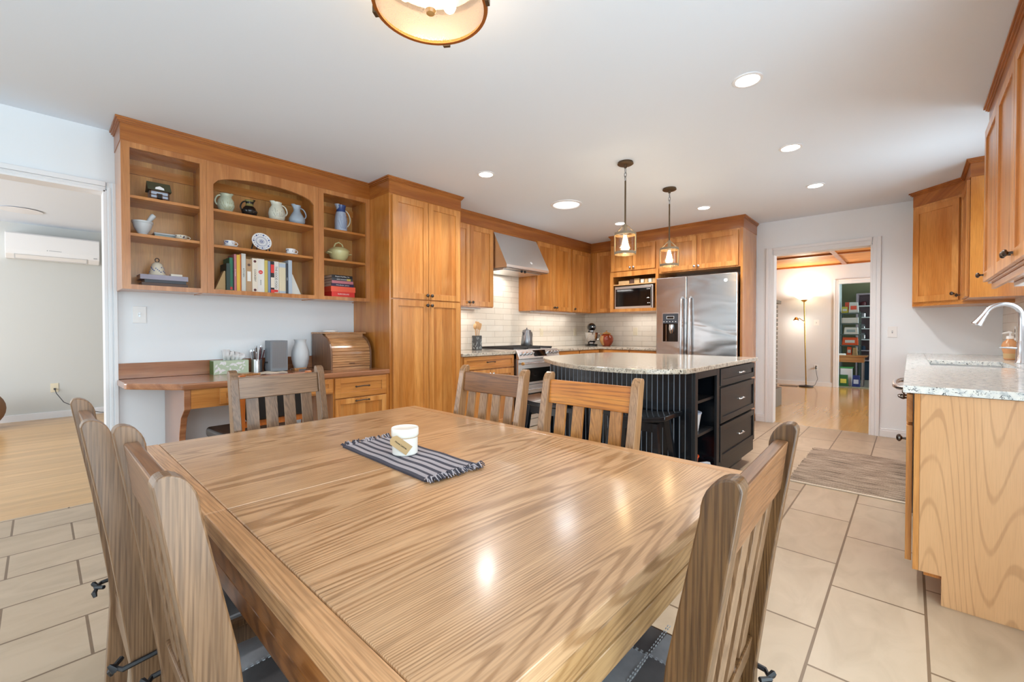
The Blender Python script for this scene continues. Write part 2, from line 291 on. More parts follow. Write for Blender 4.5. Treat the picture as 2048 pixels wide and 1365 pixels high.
BOOKC = {'green': (40, 120, 92), 'dark green': (38, 62, 58), 'pink': (196, 120, 130), 'maroon': (90, 30, 36), 'yellow': (226, 180, 60), 'orange': (222, 112, 40), 'red': (200, 52, 44),
         'pale_grey': (214, 214, 208), 'tan': (180, 146, 110), 'cream': (232, 222, 206), 'white': (236, 234, 230), 'gold': (208, 186, 96), 'blue_grey': (132, 146, 180),
         'black': (30, 28, 34), 'light_blue': (176, 190, 206), 'charcoal': (60, 64, 72), 'beige': (220, 208, 178), 'lilac': (160, 154, 170), 'brown': (92, 66, 54), 'purple': (48, 36, 70), 'pages': (222, 212, 196)}
m, nt, b = newmat('rug_weave'); N = nt.nodes; L = nt.links
tc = N.new('ShaderNodeTexCoord'); mp = N.new('ShaderNodeMapping'); mp.inputs['Scale'].default_value = (5, 110, 1); L.new(tc.outputs['Object'], mp.inputs[0])
nz = N.new('ShaderNodeTexNoise'); nz.inputs['Scale'].default_value = 1; nz.inputs['Detail'].default_value = 5; L.new(mp.outputs[0], nz.inputs['Vector'])
n3 = N.new('ShaderNodeTexNoise'); n3.inputs['Scale'].default_value = 260; L.new(tc.outputs['Object'], n3.inputs['Vector'])
s_ = math_(nt, 'ADD', nz.outputs['Fac'], math_(nt, 'MULTIPLY', math_(nt, 'SUBTRACT', n3.outputs['Fac'], .5), .35))
L.new(ramp(nt, s_, [(.36, srgb(92, 80, 70)), (.48, srgb(158, 138, 120)), (.60, srgb(192, 174, 156))]), b.inputs['Base Color']); b.inputs['Roughness'].default_value = .95
for k, c in BOOKC.items(): plain('cover_' + k, c, 0.45)
# ------------------------------------------------------------ mesh helpers
LOC = {}
def rootloc(o):
    while o.parent: o = o.parent
    return LOC.get(o.name, Vector((0, 0, 0)))
def I(): return Matrix.Identity(4)
def FL(c): return Matrix(((0, 1, 0, c), (1, 0, 0, 0), (0, 0, 1, 0), (0, 0, 0, 1)))      # face looking +x: (u,n,z)->(c+n,u,z)
def FB(c): return Matrix(((1, 0, 0, 0), (0, -1, 0, c), (0, 0, 1, 0), (0, 0, 0, 1)))     # face looking -y
def FRt(c): return Matrix(((0, -1, 0, c), (1, 0, 0, 0), (0, 0, 1, 0), (0, 0, 0, 1)))    # face looking -x
class M:
    def __init__(s, T=None): s.bm = bmesh.new(); s.T = T or I()
    def _v(s, pts): return [s.bm.verts.new(s.T @ Vector(p)) for p in pts]
    def _f(s, vs):
        try: s.bm.faces.new(vs)
        except ValueError: pass
    def box(s, a0, a1, b0, b1, c0, c1):
        v = s._v([(x, y, z) for x in (a0, a1) for y in (b0, b1) for z in (c0, c1)])
        for f in ((0, 1, 3, 2), (4, 6, 7, 5), (0, 4, 5, 1), (2, 3, 7, 6), (0, 2, 6, 4), (1, 5, 7, 3)): s._f([v[i] for i in f])
        return s
    def prism(s, poly, ax, a0, a1):
        def P(p, a):
            return {'x': (a, p[0], p[1]), 'y': (p[0], a, p[1]), 'z': (p[0], p[1], a)}[ax]
        lo = s._v([P(p, a0) for p in poly]); hi = s._v([P(p, a1) for p in poly]); n = len(poly)
        s._f(lo); s._f(hi[::-1])
        for i in range(n): s._f([lo[i], lo[(i+1) % n], hi[(i+1) % n], hi[i]])
        return s
    def lathe(s, prof, c=(0, 0, 0), n=24, ax='z', cap=True):
        rings = []
        for r, h in prof:
            ring = []
            for i in range(n):
                a = 2*PI*i/n; p = (r*math.cos(a), r*math.sin(a))
                q = {'z': (c[0]+p[0], c[1]+p[1], c[2]+h), 'y': (c[0]+p[0], c[1]+h, c[2]+p[1]), 'x': (c[0]+h, c[1]+p[0], c[2]+p[1])}[ax]
                ring.append(q)
            rings.append(s._v(ring))
        for a, b in zip(rings, rings[1:]):
            for i in range(n): s._f([a[i], a[(i+1) % n], b[(i+1) % n], b[i]])
        if cap: s._f(rings[0]); s._f(rings[-1][::-1])
        return s
    def tube(s, pts, r, n=10, closed=False):
        pts = [Vector(p) for p in pts]; rings = []; N = len(pts); up = None
        rr = r if isinstance(r, (list, tuple)) else [r]*N
        for i, p in enumerate(pts):
            a = pts[(i-1) % N] if (closed or i > 0) else p; b = pts[(i+1) % N] if (closed or i < N-1) else p
            t = (b-a).normalized()
            if up is None:
                up = Vector((0, 0, 1)) if abs(t.z) < 0.9 else Vector((1, 0, 0))
            x = t.cross(up)
            if x.length < 1e-4: x = t.cross(Vector((0, 1, 0.3)))
            x.normalize(); y = x.cross(t).normalized(); up = y
            rings.append(s._v([p + x*rr[i]*math.cos(2*PI*k/n) + y*rr[i]*math.sin(2*PI*k/n) for k in range(n)]))
        for i in range(N if closed else N-1):
            a, b = rings[i], rings[(i+1) % N]
            for k in range(n): s._f([a[k], a[(k+1) % n], b[(k+1) % n], b[k]])
        if not closed: s._f(rings[0][::-1]); s._f(rings[-1])
        return s
    def ell(s, c, r, n=16, m=10):
        pr = [(max(1e-4, math.sin(PI*i/m)), -math.cos(PI*i/m)) for i in range(m+1)]
        T = s.T; s.T = T @ Matrix.Translation(c) @ Matrix.Diagonal((r[0], r[1], r[2], 1))
        s.lathe(pr, n=n, cap=True); s.T = T
        return s
    def build(s, name, mat, parent=None, bevel=0.0, smooth=False, label=None, cat=None, group=None, kind=None, keep=False, seg=2):
        bm = s.bm
        bmesh.ops.recalc_face_normals(bm, faces=bm.faces[:])
        if parent is not None: off = rootloc(parent)
        elif keep or not bm.verts: off = Vector((0, 0, 0))
        else:
            xs = [v.co.x for v in bm.verts]; ys = [v.co.y for v in bm.verts]; zs = [v.co.z for v in bm.verts]
            off = Vector(((min(xs)+max(xs))/2, (min(ys)+max(ys))/2, min(zs)))
        if off.length: bmesh.ops.translate(bm, verts=bm.verts[:], vec=-off)
        me = bpy.data.meshes.new(name); bm.to_mesh(me); bm.free()
        if smooth:
            for p in me.polygons: p.use_smooth = True
            me.set_sharp_from_angle(angle=math.radians(38))
        me.materials.append(MATS[mat] if isinstance(mat, str) else mat)
        o = bpy.data.objects.new(name, me); COL.objects.link(o)
        if parent is not None: o.parent = parent
        else: o.location = off; LOC[o.name] = off
        if bevel:
            md = o.modifiers.new('bevel', 'BEVEL'); md.width = bevel; md.segments = seg; md.limit_method = 'ANGLE'; md.harden_normals = False
        if label: o['label'] = label
        if cat: o['category'] = cat
        if group: o['group'] = group
        if kind: o['kind'] = kind
        return o
def thing(name, label, cat, loc=(0, 0, 0), rotz=0, group=None):
    o = bpy.data.objects.new(name, None); COL.objects.link(o); o.empty_display_size = 0.1
    o.location = loc; o.rotation_euler = (0, 0, rotz); LOC[o.name] = Vector(loc)
    o['label'] = label; o['category'] = cat
    if group: o['group'] = group
    return o
def local(o): LOC[o.name] = Vector((0, 0, 0)); return o          # children are given in the thing's own coordinates
def struct(m, name, mat, **k):
    return m.build(name, mat, kind='structure', keep=True, **k)
def dup(root, loc=None, rotz=None, label=None, group=None):
    def cp(o, par):
        c = o.copy(); COL.objects.link(c); c.parent = par
        for ch in list(o.children): cp(ch, c)
        return c
    r = cp(root, None)
    if loc is not None: r.location = loc
    if rotz is not None: r.rotation_euler = (0, 0, rotz)
    if label: r['label'] = label
    if group: r['group'] = group
    return r
def text(parent, s, size, P, U, V, mat, name='lettering', ex=0.0004, center=True):
    cu = bpy.data.curves.new('t', 'FONT'); cu.body = s; cu.size = size; cu.extrude = ex
    cu.align_x = 'CENTER' if center else 'LEFT'; cu.align_y = 'CENTER'
    o = bpy.data.objects.new('t', cu); COL.objects.link(o); bpy.context.view_layer.update()
    me = bpy.data.meshes.new_from_object(o.evaluated_get(bpy.context.evaluated_depsgraph_get()))
    bpy.data.objects.remove(o); me.name = name
    U = Vector(U).normalized(); V = Vector(V).normalized(); W = U.cross(V); P = Vector(P) - rootloc(parent)
    me.transform(Matrix(((U.x, V.x, W.x, P.x), (U.y, V.y, W.y, P.y), (U.z, V.z, W.z, P.z), (0, 0, 0, 1))))
    me.materials.clear(); me.materials.append(MATS[mat])
    t = bpy.data.objects.new(name, me); COL.objects.link(t); t.parent = parent
    return t
# cabinet parts, all in a face frame T with coordinates (u along, n outward, z up)
def knob(parent, T, u, z, n, mat='pewter'):
    m = M(T @ Matrix.Translation((u, n, z))); m.lathe([(0.006, 0), (0.005, 0.012), (0.008, 0.015), (0.015, 0.019), (0.016, 0.025), (0.011, 0.031), (0.003, 0.033)], n=14, ax='y')
    return m.build('knob', mat, parent, smooth=True)
def pull(parent, T, u, z, n, w=0.11, mat='pewter'):
    m = M(T); m.tube([(u-w/2, n, z), (u-w/2, n+0.022, z), (u-w/2+0.012, n+0.028, z+.002), (u, n+0.03, z+0.005), (u+w/2-0.012, n+0.028, z+.002), (u+w/2, n+0.022, z), (u+w/2, n, z)], 0.0048, 8)
    m.ell((u-w/2, n+0.014, z), (0.009, 0.011, 0.008), 10, 6); m.ell((u+w/2, n+0.014, z), (0.009, 0.011, 0.008), 10, 6)
    return m.build('handle', mat, parent, smooth=True)
def shaker(parent, T, u0, u1, z0, z1, name='door', mat='cherry_panel', n0=0.0, rail=0.055, kn=None, pl=None, t=0.02, km='pewter', pm=None):
    g = 0.0015; u0 += g; u1 -= g; z0 += g; z1 -= g
    m = M(T)
    m.box(u0, u0+rail, n0, n0+t, z0, z1); m.box(u1-rail, u1, n0, n0+t, z0, z1)
    m.box(u0+rail, u1-rail, n0, n0+t-.0003, z0, z0+rail); m.box(u0+rail, u1-rail, n0, n0+t-.0003, z1-rail, z1)
    fm = {'cherry_panel': 'cherry_up'}.get(mat, mat)
    o = m.build(name, fm, parent, bevel=0.0015)
    p = M(T); p.box(u0+rail-.002, u1-rail+.002, n0+.002, n0+t-0.009, z0+rail-.002, z1-rail+.002)
    p.build('panel', pm or mat, o)
    if kn: knob(o, T, kn[0], kn[1], n0+t, km)
    if pl: pull(o, T, pl[0], pl[1], n0+t, mat=km)
    return o
# ------------------------------------------------------------ room shell
XL, XR, YB = -3.93, 0.64, 6.04
YF = -2.6
struct(M().box(XL, XR+.1, YF, YB+.06, -0.1, 0), 'floor', 'floor_tile')
struct(M().box(-8.3, XL, -3.1, 3.1, -0.1, 0), 'floor_living', 'floor_wood')
struct(M().box(-4.0, 2.0, YB+.06, 10.72, -0.1, 0), 'floor_den', 'floor_wood_far')
struct(M().box(-2.0, 2.0, 10.72, 13.4, -0.1, 0), 'floor_pantry', 'stone_grey')
struct(M().box(XL-.12, XR+.12, YF-.12, YB+.12, CH, CH+.1), 'ceiling', 'ceiling_paint')
struct(M().box(-8.3, XL-.12, -3.1, 3.1, CH, CH+.1), 'ceiling_living', 'ceiling_paint')
struct(M().box(-4.0, 2.0, YB+.12, 10.8, CH, CH+.1), 'ceiling_den', 'ceiling_wood')
struct(M().box(-2.0, 2.0, 10.8, 13.4, CH, CH+.1), 'ceiling_pantry', 'pantry_paint')
OZ = 2.05
m = M(); m.box(XL-.12, XL, 0.308, YB+.12, 0, CH); m.box(XL-.12, XL, -2.0, 0.308, OZ+.006, CH); m.box(XL-.12, XL, YF-.12, -2.0, 0, CH)
struct(m, 'wall_left', 'wall_paint')
m = M(); m.box(XL, -1.238, YB, YB+.12, 0, CH); m.box(-1.238, -.302, YB, YB+.12, OZ+.006, CH); m.box(-.302, XR, YB, YB+.12, 0, CH)
struct(m, 'wall_back', 'wall_paint')
m = M(); W = (XR, XR+.12)
m.box(*W, 1.9, YB+.12, 0, 0.85); m.box(*W, YF, -1.2, 0, 2.1); m.box(*W, YF, YB+.12, 2.1, CH); m.box(*W, 1.9, 3.95, 0.85, 2.1); m.box(*W, 4.72, YB+.12, 0.85, 2.1); m.box(*W, 3.95, 4.72, .85, 1.12)
struct(m, 'wall_right', 'wall_paint')
m = M(); m.box(XL, -2.9, YF-.12, YF, 0, CH); m.box(-0.9, XR, YF-.12, YF, 0, CH); m.box(-2.9, -.9, YF-.12, YF, 2.1, CH)
struct(m, 'wall_front', 'wall_paint')
def window(name, T, u0, u1, z0, z1, mull=1):
    m = M(T); f = .05
    m.box(u0, u0+f, -.09, -.03, z0, z1); m.box(u1-f, u1, -.09, -.03, z0, z1); m.box(u0, u1, -.09, -.03, z0, z0+f); m.box(u0, u1, -.09, -.03, z1-f, z1)
    for k in range(1, mull+1):
        c = u0+(u1-u0)*k/(mull+1); m.box(c-.03, c+.03, -.09, -.03, z0, z1)
    o = struct(m, name, 'white_trim')
    g = M(T).box(u0+f, u1-f, -.064, -.060, z0+f, z1-f).build('window_pane', 'window_glass', o)
    return o
window('window_1', FRt(XR), 3.95, 4.72, 1.12, 2.1, 1)
window('window_2', FRt(XR), -1.2, 1.9, 0, 2.1, 1)
FT = Matrix(((1, 0, 0, 0), (0, 1, 0, YF), (0, 0, 1, 0), (0, 0, 0, 1)))
window('window_3', FT, -2.9, -.9, 0, 2.1, 1)  # unseen glazing kept for the fill behind the camera
# living room beyond the left opening
struct(M().box(-8.22, -8.1, -3.1, 3.1, 0, CH), 'wall_living_far', 'living_paint')
struct(M().box(-8.1, XL-.12, 3.0, 3.1, 0, CH), 'wall_living_right', 'living_paint')
m = M(); m.box(-8.1, -7.4, -3.1, -3.0, 0, CH); m.box(-5.0, XL-.12, -3.1, -3.0, 0, CH); m.box(-7.4, -5, -3.1, -3, 0, .5); m.box(-7.4, -5, -3.1, -3, 2.2, CH)
struct(m, 'wall_living_left', 'living_paint')
struct(M().box(-8.1, -8.086, -3.0, 3.0, 0, 0.085), 'baseboard_living', 'white_trim', bevel=.002)
# den beyond the doorway
m = M(); m.box(-4.0, -1.05, 10.65, 10.77, 0, CH); m.box(-1.05, -.25, 10.65, 10.77, 2.06, CH); m.box(-.25, 2.0, 10.65, 10.77, 0, CH)
struct(m, 'wall_den_far', 'far_room_paint')
struct(M().box(-4.1, -4.0, YB+.12, 10.77, 0, CH), 'wall_den_left', 'far_room_paint')
m = M(); m.box(2.0, 2.1, YB+.12, 7.4, 0, CH); m.box(2.0, 2.1, 9.8, 10.77, 0, CH); m.box(2.0, 2.1, 7.4, 9.8, 0, .8); m.box(2.0, 2.1, 7.4, 9.8, 2.2, CH); struct(m, 'wall_den_right', 'far_room_paint')
window('window_4', FRt(2.0), 7.4, 9.8, .8, 2.2, 1)  # added unseen window, made for the den fill to shine through
m = M(); m.box(XL-.07, -1.238, YB+.12, YB+.13, 0, CH); m.box(-.302, 2.0, YB+.12, YB+.13, 0, CH)
struct(m, 'wall_den_near', 'far_room_paint')
struct(M().box(-4.0, -1.12, 10.636, 10.65, 0, 0.085), 'baseboard_den', 'white_trim', bevel=.002)
m = M()
for y in (9.2, 7.9): m.box(-4, 2, y-.03, y+.03, CH-.028, CH)
m.box(-4, 2, 10.59, 10.65, CH-.03, CH)
for x in (-.95, 1.0, -2.9): m.box(x-.035, x+.035, YB+.13, 10.65, CH-.032, CH)
struct(m, 'trim_den_beams', 'beam_wood', bevel=.002)
# pantry
struct(M().box(-1.22, -1.12, 10.77, 11.9, 0, CH), 'wall_pantry_left', 'pantry_paint')
struct(M().box(-2.0, 2.0, 13.2, 13.3, 0, CH), 'wall_pantry_back', 'olive_paint')
struct(M().box(-2.0, -1.12, 11.9, 12.0, 0, CH), 'wall_pantry_return', 'pantry_paint')
struct(M().box(-1.4, -1.3, 12.0, 13.2, 0, CH), 'wall_pantry_side', 'pantry_paint')
m = M(); m.box(1.1, 1.2, 10.77, 13.2, 0, .8); m.box(1.1, 1.2, 10.77, 13.2, 2.2, CH); m.box(1.1, 1.2, 10.77, 11.5, .8, 2.2); m.box(1.1, 1.2, 12.5, 13.2, .8, 2.2)
struct(m, 'wall_pantry_right', 'pantry_paint')
# casings: stepped profile
def casing(name, T, u0, u1, zt, w=.078, left=True, right=True, d=.12):
    m = M(T)
    def leg(ua, ub, z0, z1):
        m.box(ua, ub, 0, .012, z0, z1)
        mid = (ub-ua)
        m.box(ua+mid*.12, ua+mid*.5, .012, .017, z0, z1); m.box(ua+mid*.62, ub-mid*.05, .012, .021, z0, z1)
    if left:
        m.box(u0-w, u0-.006, 0, .012, 0, zt+w); m.box(u0-w, u0-w*.62, .0122, .024, 0, zt+w); m.box(u0-w*.5, u0-w*.25, .0122, .017, 0, zt+.02)
        m.box(u0-.006, u0+.012, -d, .012, 0, zt)
    if right:
        m.box(u1+.006, u1+w, 0, .012, 0, zt+w); m.box(u1+w*.62, u1+w, .0122, .024, 0, zt+w); m.box(u1+w*.25, u1+w*.5, .0122, .017, 0, zt+.02)
        m.box(u1-.012, u1+.006, -d, .012, 0, zt)
    a = u0 - (.006 if not left else -.0); b = u1
    m.box(a, b, 0, .012, zt+.006, zt+w); m.box(a, b, .012, .024, zt+w-.03, zt+w); m.box(a, b, .012, .017, zt+.02, zt+w-.038)
    m.box(a, b, -d, .012, zt-.012, zt+.006)
    return struct(m, name, 'white_trim', bevel=.002)
casing('trim_1', FL(XL), -2.0, .302, OZ, left=False, w=.052)
casing('trim_2', FB(YB), -1.232, -.308, OZ, w=.074)
casing('trim_3', FB(10.65), -1.05, -.25, 2.06, w=.07)
m = M(); m.box(-1.41, -1.306, YB-.014, YB, 0, .088); m.box(-1.41, -1.306, YB-.017, YB, 0, .07); m.box(-.234, .06, YB-.014, YB, 0, .088); m.box(-.234, .06, YB-.017, YB, 0, .07)
struct(m, 'baseboard_back', 'white_trim', bevel=.002)
# ------------------------------------------------------------ tiles behind the counters
struct(M().box(XL, XL+.008, 2.85, YB, .893, 2.30), 'trim_backsplash_left', 'splash_left')
struct(M().box(XL+.008, -1.42-1.02, YB-.008, YB, .893, 1.40), 'trim_backsplash_back', 'splash_back')
struct(M().box(XR-.008, XR, 2.4, YB, .893, 1.40) if False else M().box(XR-.008, XR, 4.72, YB-.001, .893, 1.40), 'trim_backsplash_right', 'splash_left')
# ------------------------------------------------------------ open shelf units on the left wall
XS = -3.62
def shelf_unit(label, y0, y1, shelves, st0, st1, arch=False):
    T = FL(XS); D = XS - XL
    r = thing('wall_shelf_unit', label, 'shelf', (XL+D/2, (y0+y1)/2, 1.385), group='open wall shelf units above the desk')
    Z0, Z1 = 1.385, 2.31
    m = M(T)
    m.box(y0, y0+.016, -D, -.019, Z0, Z1); m.box(y1-.016, y1, -D, -.019, Z0, Z1)
    m.box(y0+.016, y1-.016, -D, -.019, Z0+.004, Z0+.03); m.box(y0+.016, y1-.016, -D, -.019, Z1-.02, Z1)
    m.build('case', 'cherry_end', r)
    m = M(T); m.box(y0+.016, y1-.016, -D+.0, -D+.012, Z0+.03, Z1-.02)
    m.build('back_panel', 'cherry_inside', r)
    m = M(T); m.box(y0, y0+st0, -.019, 0, Z0, Z1); m.box(y1-st1, y1, -.019, 0, Z0, Z1)
    m.box(y0+st0, y1-st1, -.019, -.0003, Z0, Z0+.03)
    if arch:
        a, b = y0+st0, y1-st1; n = 24; top = []
        for i in range(n+1):
            t = i/n; y = a+(b-a)*t
            top.append((y, 2.155 + .082*(1-(2*t-1)**2)**0.5 if 0 < t < 1 else 2.155))
        poly = [(a, Z1), ] + top + [(b, Z1)]
        for i in range(n):
            (ya, za), (yb, zb) = top[i], top[i+1]
            v = m._v([(ya, -.019, za), (yb, -.019, zb), (yb, -.019, Z1), (ya, -.019, Z1), (ya, -.0003, za), (yb, -.0003, zb), (yb, -.0003, Z1), (ya, -.0003, Z1)])
            for f in ((0, 1, 2, 3), (4, 5, 6, 7), (0, 1, 5, 4), (2, 3, 7, 6)): m._f([v[i] for i in f])
    else: m.box(y0+st0, y1-st1, -.019, -.0003, Z1-.035, Z1)
    m.build('face_frame', 'cherry_frame', r)
    for z in shelves:
        M(T).box(y0+.0165, y1-.0165, -D+.012, -.022, z-.019, z).build('shelf_board', 'cherry_y', r, bevel=.0015)
    if not arch or True:
        M(T).box(y0+.0165, y1-.0165, -D+.012, -D+.03, Z1-.12, Z1-.06).build('hanging_rail', 'cherry_y', r)
    return r
shelf_unit('left open cherry shelf unit holding the model house and the bell', .35, .7945, (1.745, 1.985), .042, .037)
shelf_unit('centre open cherry shelf unit with arched top holding the cookbooks', .7955, 1.5695, (1.735, 1.99), .040, .036, arch=True)
shelf_unit('right open cherry shelf unit holding the blue jug and casserole', 1.5705, 2.034, (1.735, 1.995), .045, .036)
def crown(name, label, parts, base=2.31, cat='crown molding'):
    """parts: list of (T, u0, u1, mat); frieze board and cove on each straight run"""
    r = None
    for i, (T, u0, u1, mat, e0, e1) in enumerate(parts):
        m = M(T)
        m.box(u0, u1, -.016, .003, base, CH-.0)
        for a, b, c in ((.0035, .010, CH-.034), (.010, .018, CH-.025), (.018, .026, CH-.013)):
            m.box(u0-(a+.006)*e0, u1+(a+.006)*e1, .003 if a < .004 else a, b, c, CH-.0005)
        if r is None: r = m.build(name, mat, label=label, cat=cat, bevel=.001)
        else: m.build('return', mat, r, bevel=.001)
    return r
TS = FL(XS); TP = FL(-3.30)
FBm = FB
crown('crown_molding', 'long cherry crown molding above the open shelf units', [(TS, .35, 2.034, 'crown_y', 1, 0), (FB(.35), XL+.002, XS, 'crown_x', 0, 1)])
# ------------------------------------------------------------ pantry cabinet
TP = FL(-3.30)
r = thing('pantry_cabinet', 'tall cherry pantry cabinet with four doors beside the desk', 'cabinet', (-3.61, 2.44, 0))
M(TP).box(2.036, 2.84, XL+3.301, -.001, .09, 2.31).build('body', 'cherry_end', r)
m = M(TP); m.box(2.036, 2.056, -.001, .0, .09, 2.31)
m.box(2.036, 2.84, XL+3.301, -.07, 0, .09); m.build('toe_kick', 'cherry_end', r)
shaker(r, TP, 2.058, 2.434, 1.405, 2.298, kn=(2.41, 1.445))
shaker(r, TP, 2.436, 2.816, 1.405, 2.298, kn=(2.46, 1.445))
shaker(r, TP, 2.058, 2.434, .10, 1.397, kn=(2.41, 1.355))
shaker(r, TP, 2.436, 2.816, .10, 1.397, kn=(2.46, 1.355))
crown('crown_molding', 'cherry crown molding on top of the tall pantry cabinet', [(TP, 2.036, 2.84, 'crown_y', 1, 1), (FB(2.036), XL+.312, -3.30, 'crown_x', 0, 1),
      (Matrix(((1, 0, 0, 0), (0, 1, 0, 2.84), (0, 0, 1, 0), (0, 0, 0, 1))), XL+.35, -3.30, 'crown_x', 0, 1)])
# ------------------------------------------------------------ kitchen upper cabinets, left wall
XU = -3.62; TU = FL(XU); DU = XU-XL-.008
def upper(label, T, u0, u1, doors, z0=1.39, z1=2.31, depth=DU, km='pewter', mat='cherry_panel', body='cherry_end', knobs='in'):
    c = T @ Vector(((u0+u1)/2, -depth/2, z0))
    r = thing('upper_cabinet', label, 'cabinet', tuple(c))
    M(T).box(u0, u1, -depth, -.001, z0, z1).build('body', body, r, bevel=.001)
    n = len(doors)
    for i, (a, b, side) in enumerate(doors):
        ku = b-.026 if side == 'r' else a+.026
        shaker(r, T, a, b, z0+.008, z1-.012, kn=(ku, z0+.05), km=km, mat=mat)
    return r
upper('cherry wall cabinet between the pantry and the range hood', TU, 2.841, 3.609, [(2.855, 3.233, 'r'), (3.235, 3.600, 'l')])
upper('double door cherry wall cabinet right of the range hood', TU, 4.405, 5.19, [(4.415, 4.79, 'r'), (4.793, 5.18, 'l')])
upper('single door cherry wall cabinet nearest the left corner', TU, 5.191, 5.712, [(5.235, 5.70, 'l')])
upper('narrow cherry corner wall cabinet beside the microwave cabinet', FB(5.73), XL+.009, -3.125, [(-3.50, -3.14, 'r')], depth=YB-5.73-.009)
M(FL(-3.62)).box(3.6095, 4.4045, -.30, -.002, 2.285, 2.31).build('filler_board', 'crown_y', label='cherry filler board above the range hood', cat='filler board')
crown('crown_molding', 'cherry crown molding running above the hood to the corner', [(TU, 2.867, 5.725, 'crown_y', 0, 0), (FB(5.73), XU+.0, -3.15, 'crown_x', 0, 0)])
for T_, u_, v_, a_, b_, lb_ in ((TU, 2.92, 3.52, -.18, -.12, 'left of the range hood'), (TU, 4.5, 5.5, -.18, -.12, 'right of the range hood')):
    M(T_).box(u_, v_, a_, b_, 1.375, 1.3895).build('under_cabinet_light', 'white_plastic', label='slim white light strip under the wall cabinets '+lb_, cat='light strip', bevel=.002)  # added fixtures, giving the backsplash fill lamps a source
# microwave cabinet and fridge surround on the back wall
TB = FB(5.46)
r = thing('microwave_cabinet', 'cherry wall cabinet with open niche holding the microwave', 'cabinet', (-2.77, 5.75, 1.385))
m = M(TB); dB = YB-5.46-.009
m.box(-3.122, -3.102, -dB, -.001, 1.385, 2.31); m.box(-2.438, -2.418, -dB, -.001, 1.385, 2.31)
m.box(-3.102, -2.438, -dB, -.001, 1.385, 1.425); m.box(-3.102, -2.438, -dB, -.001, 1.895, 2.31); m.box(-3.102, -2.438, -dB, -dB+.012, 1.425, 1.895)
m.build('body', 'cherry_up', r)
M(TB).box(-3.101, -2.439, -dB+.013, -.004, 1.752, 1.768).build('shelf_board', 'pale_wood', r)
m = M(TB); m.box(-3.122, -3.075, -.001, .018, 1.385, 1.935); m.box(-2.455, -2.418, -.001, .018, 1.385, 1.935); m.box(-3.075, -2.455, -.001, .0178, 1.385, 1.425); m.box(-3.075, -2.455, -.001, .0178, 1.87, 1.935)
m.build('face_frame', 'cherry_up', r)
shaker(r, TB, -3.105, -2.785, 1.945, 2.29, kn=(-2.81, 1.985), rail=.05, km='bright_nickel')
shaker(r, TB, -2.783, -2.46, 1.945, 2.29, kn=(-2.758, 1.985), rail=.05, km='bright_nickel')
r = thing('fridge_cabinet', 'cherry cabinet over the refrigerator with two wide doors', 'cabinet', (-1.93, 5.75, 1.86))
M(TB).box(-2.417, -1.44, -dB, -.001, 1.865, 2.31).build('body', 'cherry_up', r)
shaker(r, TB, -2.385, -1.932, 1.88, 2.29, kn=(-1.955, 1.915), rail=.055, km='bright_nickel')
shaker(r, TB, -1.93, -1.465, 1.88, 2.29, kn=(-1.905, 1.915), rail=.055, km='bright_nickel')
M(TB).box(-1.4395, -1.415, -dB, .019, 0, 2.31).build('fridge_end_panel', 'cherry_end', label='tall cherry end panel on the right side of the refrigerator', cat='panel')
crown('crown_molding', 'cherry crown molding above the microwave and the refrigerator', [(TB, -3.122, -1.415, 'crown_x', 1, 1),
      (FRt(-3.122), 5.46, 5.70, 'crown_y', 0, 0), (FL(-1.415), 5.46, YB-.002, 'crown_y', 1, 0)])
# ------------------------------------------------------------ base cabinets
TBASE = FL(-3.30)
r = thing('base_cabinet', 'cherry base cabinet with one drawer left of the range', 'cabinet', (-3.6, 3.23, 0))
M(TBASE).box(2.842, 3.618, XL+3.309, -.001, .09, .86).build('body', 'cherry_up', r); M(TBASE).box(2.842, 3.618, XL+3.309, -.07, 0, .09).build('toe_kick', 'cherry_end', r)
shaker(r, TBASE, 2.866, 3.606, .72, .852, name='drawer', rail=.035, pl=(3.235, .79), mat='cherry_y')
shaker(r, TBASE, 2.866, 3.235, .10, .71, kn=(3.21, .665), km='bright_nickel'); shaker(r, TBASE, 3.237, 3.606, .10, .71, kn=(3.262, .665), km='bright_nickel')
r = thing('base_cabinet', 'cherry base cabinet right of the range, mostly behind the island', 'cabinet', (-3.6, 4.9, 0))
M(TBASE).box(4.39, 5.44, XL+3.309, -.001, .09, .86).build('body', 'cherry_up', r); M(TBASE).box(4.39, 5.44, XL+3.309, -.07, 0, .09).build('toe_kick', 'cherry_end', r)
for a, b in ((4.41, 4.91), (4.93, 5.42)): shaker(r, TBASE, a, b, .72, .852, name='drawer', rail=.035, kn=((a+b)/2, .79), mat='cherry_y')
for a, b in ((4.41, 4.91), (4.93, 5.42)): shaker(r, TBASE, a, b, .10, .71)
TBB = FB(5.46)
r = thing('base_cabinet', 'cherry base cabinet in the far corner beside the refrigerator', 'cabinet', (-2.9, 5.75, 0))
M(TBB).box(XL+.009, -2.42, -dB, -.001, .09, .86).build('body', 'cherry_up', r); M(TBB).box(XL+.009, -2.42, -dB, -.07, 0, .09).build('toe_kick', 'cherry_end', r)
for a, b in ((-3.22, -2.83), (-2.81, -2.44)):
    shaker(r, TBB, a, b, .72, .852, name='drawer', rail=.035, kn=((a+b)/2, .79), mat='cherry_x'); shaker(r, TBB, a, b, .10, .71)
TZ = .892
M().prism([(XL+.009, 2.842), (-3.268, 2.842), (-3.268, 3.618), (XL+.009, 3.618)], 'z', TZ-.031, TZ).build('countertop', 'granite_warm', bevel=.004, label='short speckled granite countertop holding the utensil crock', cat='countertop')
M().prism([(XL+.009, 4.388), (-3.268, 4.388), (-3.268, 5.43), (-2.42, 5.43), (-2.42, YB-.009), (XL+.009, YB-.009)], 'z', TZ-.031, TZ).build('countertop', 'granite_warm', bevel=.004, label='L-shaped granite countertop holding the mixer and the copper jar', cat='countertop')
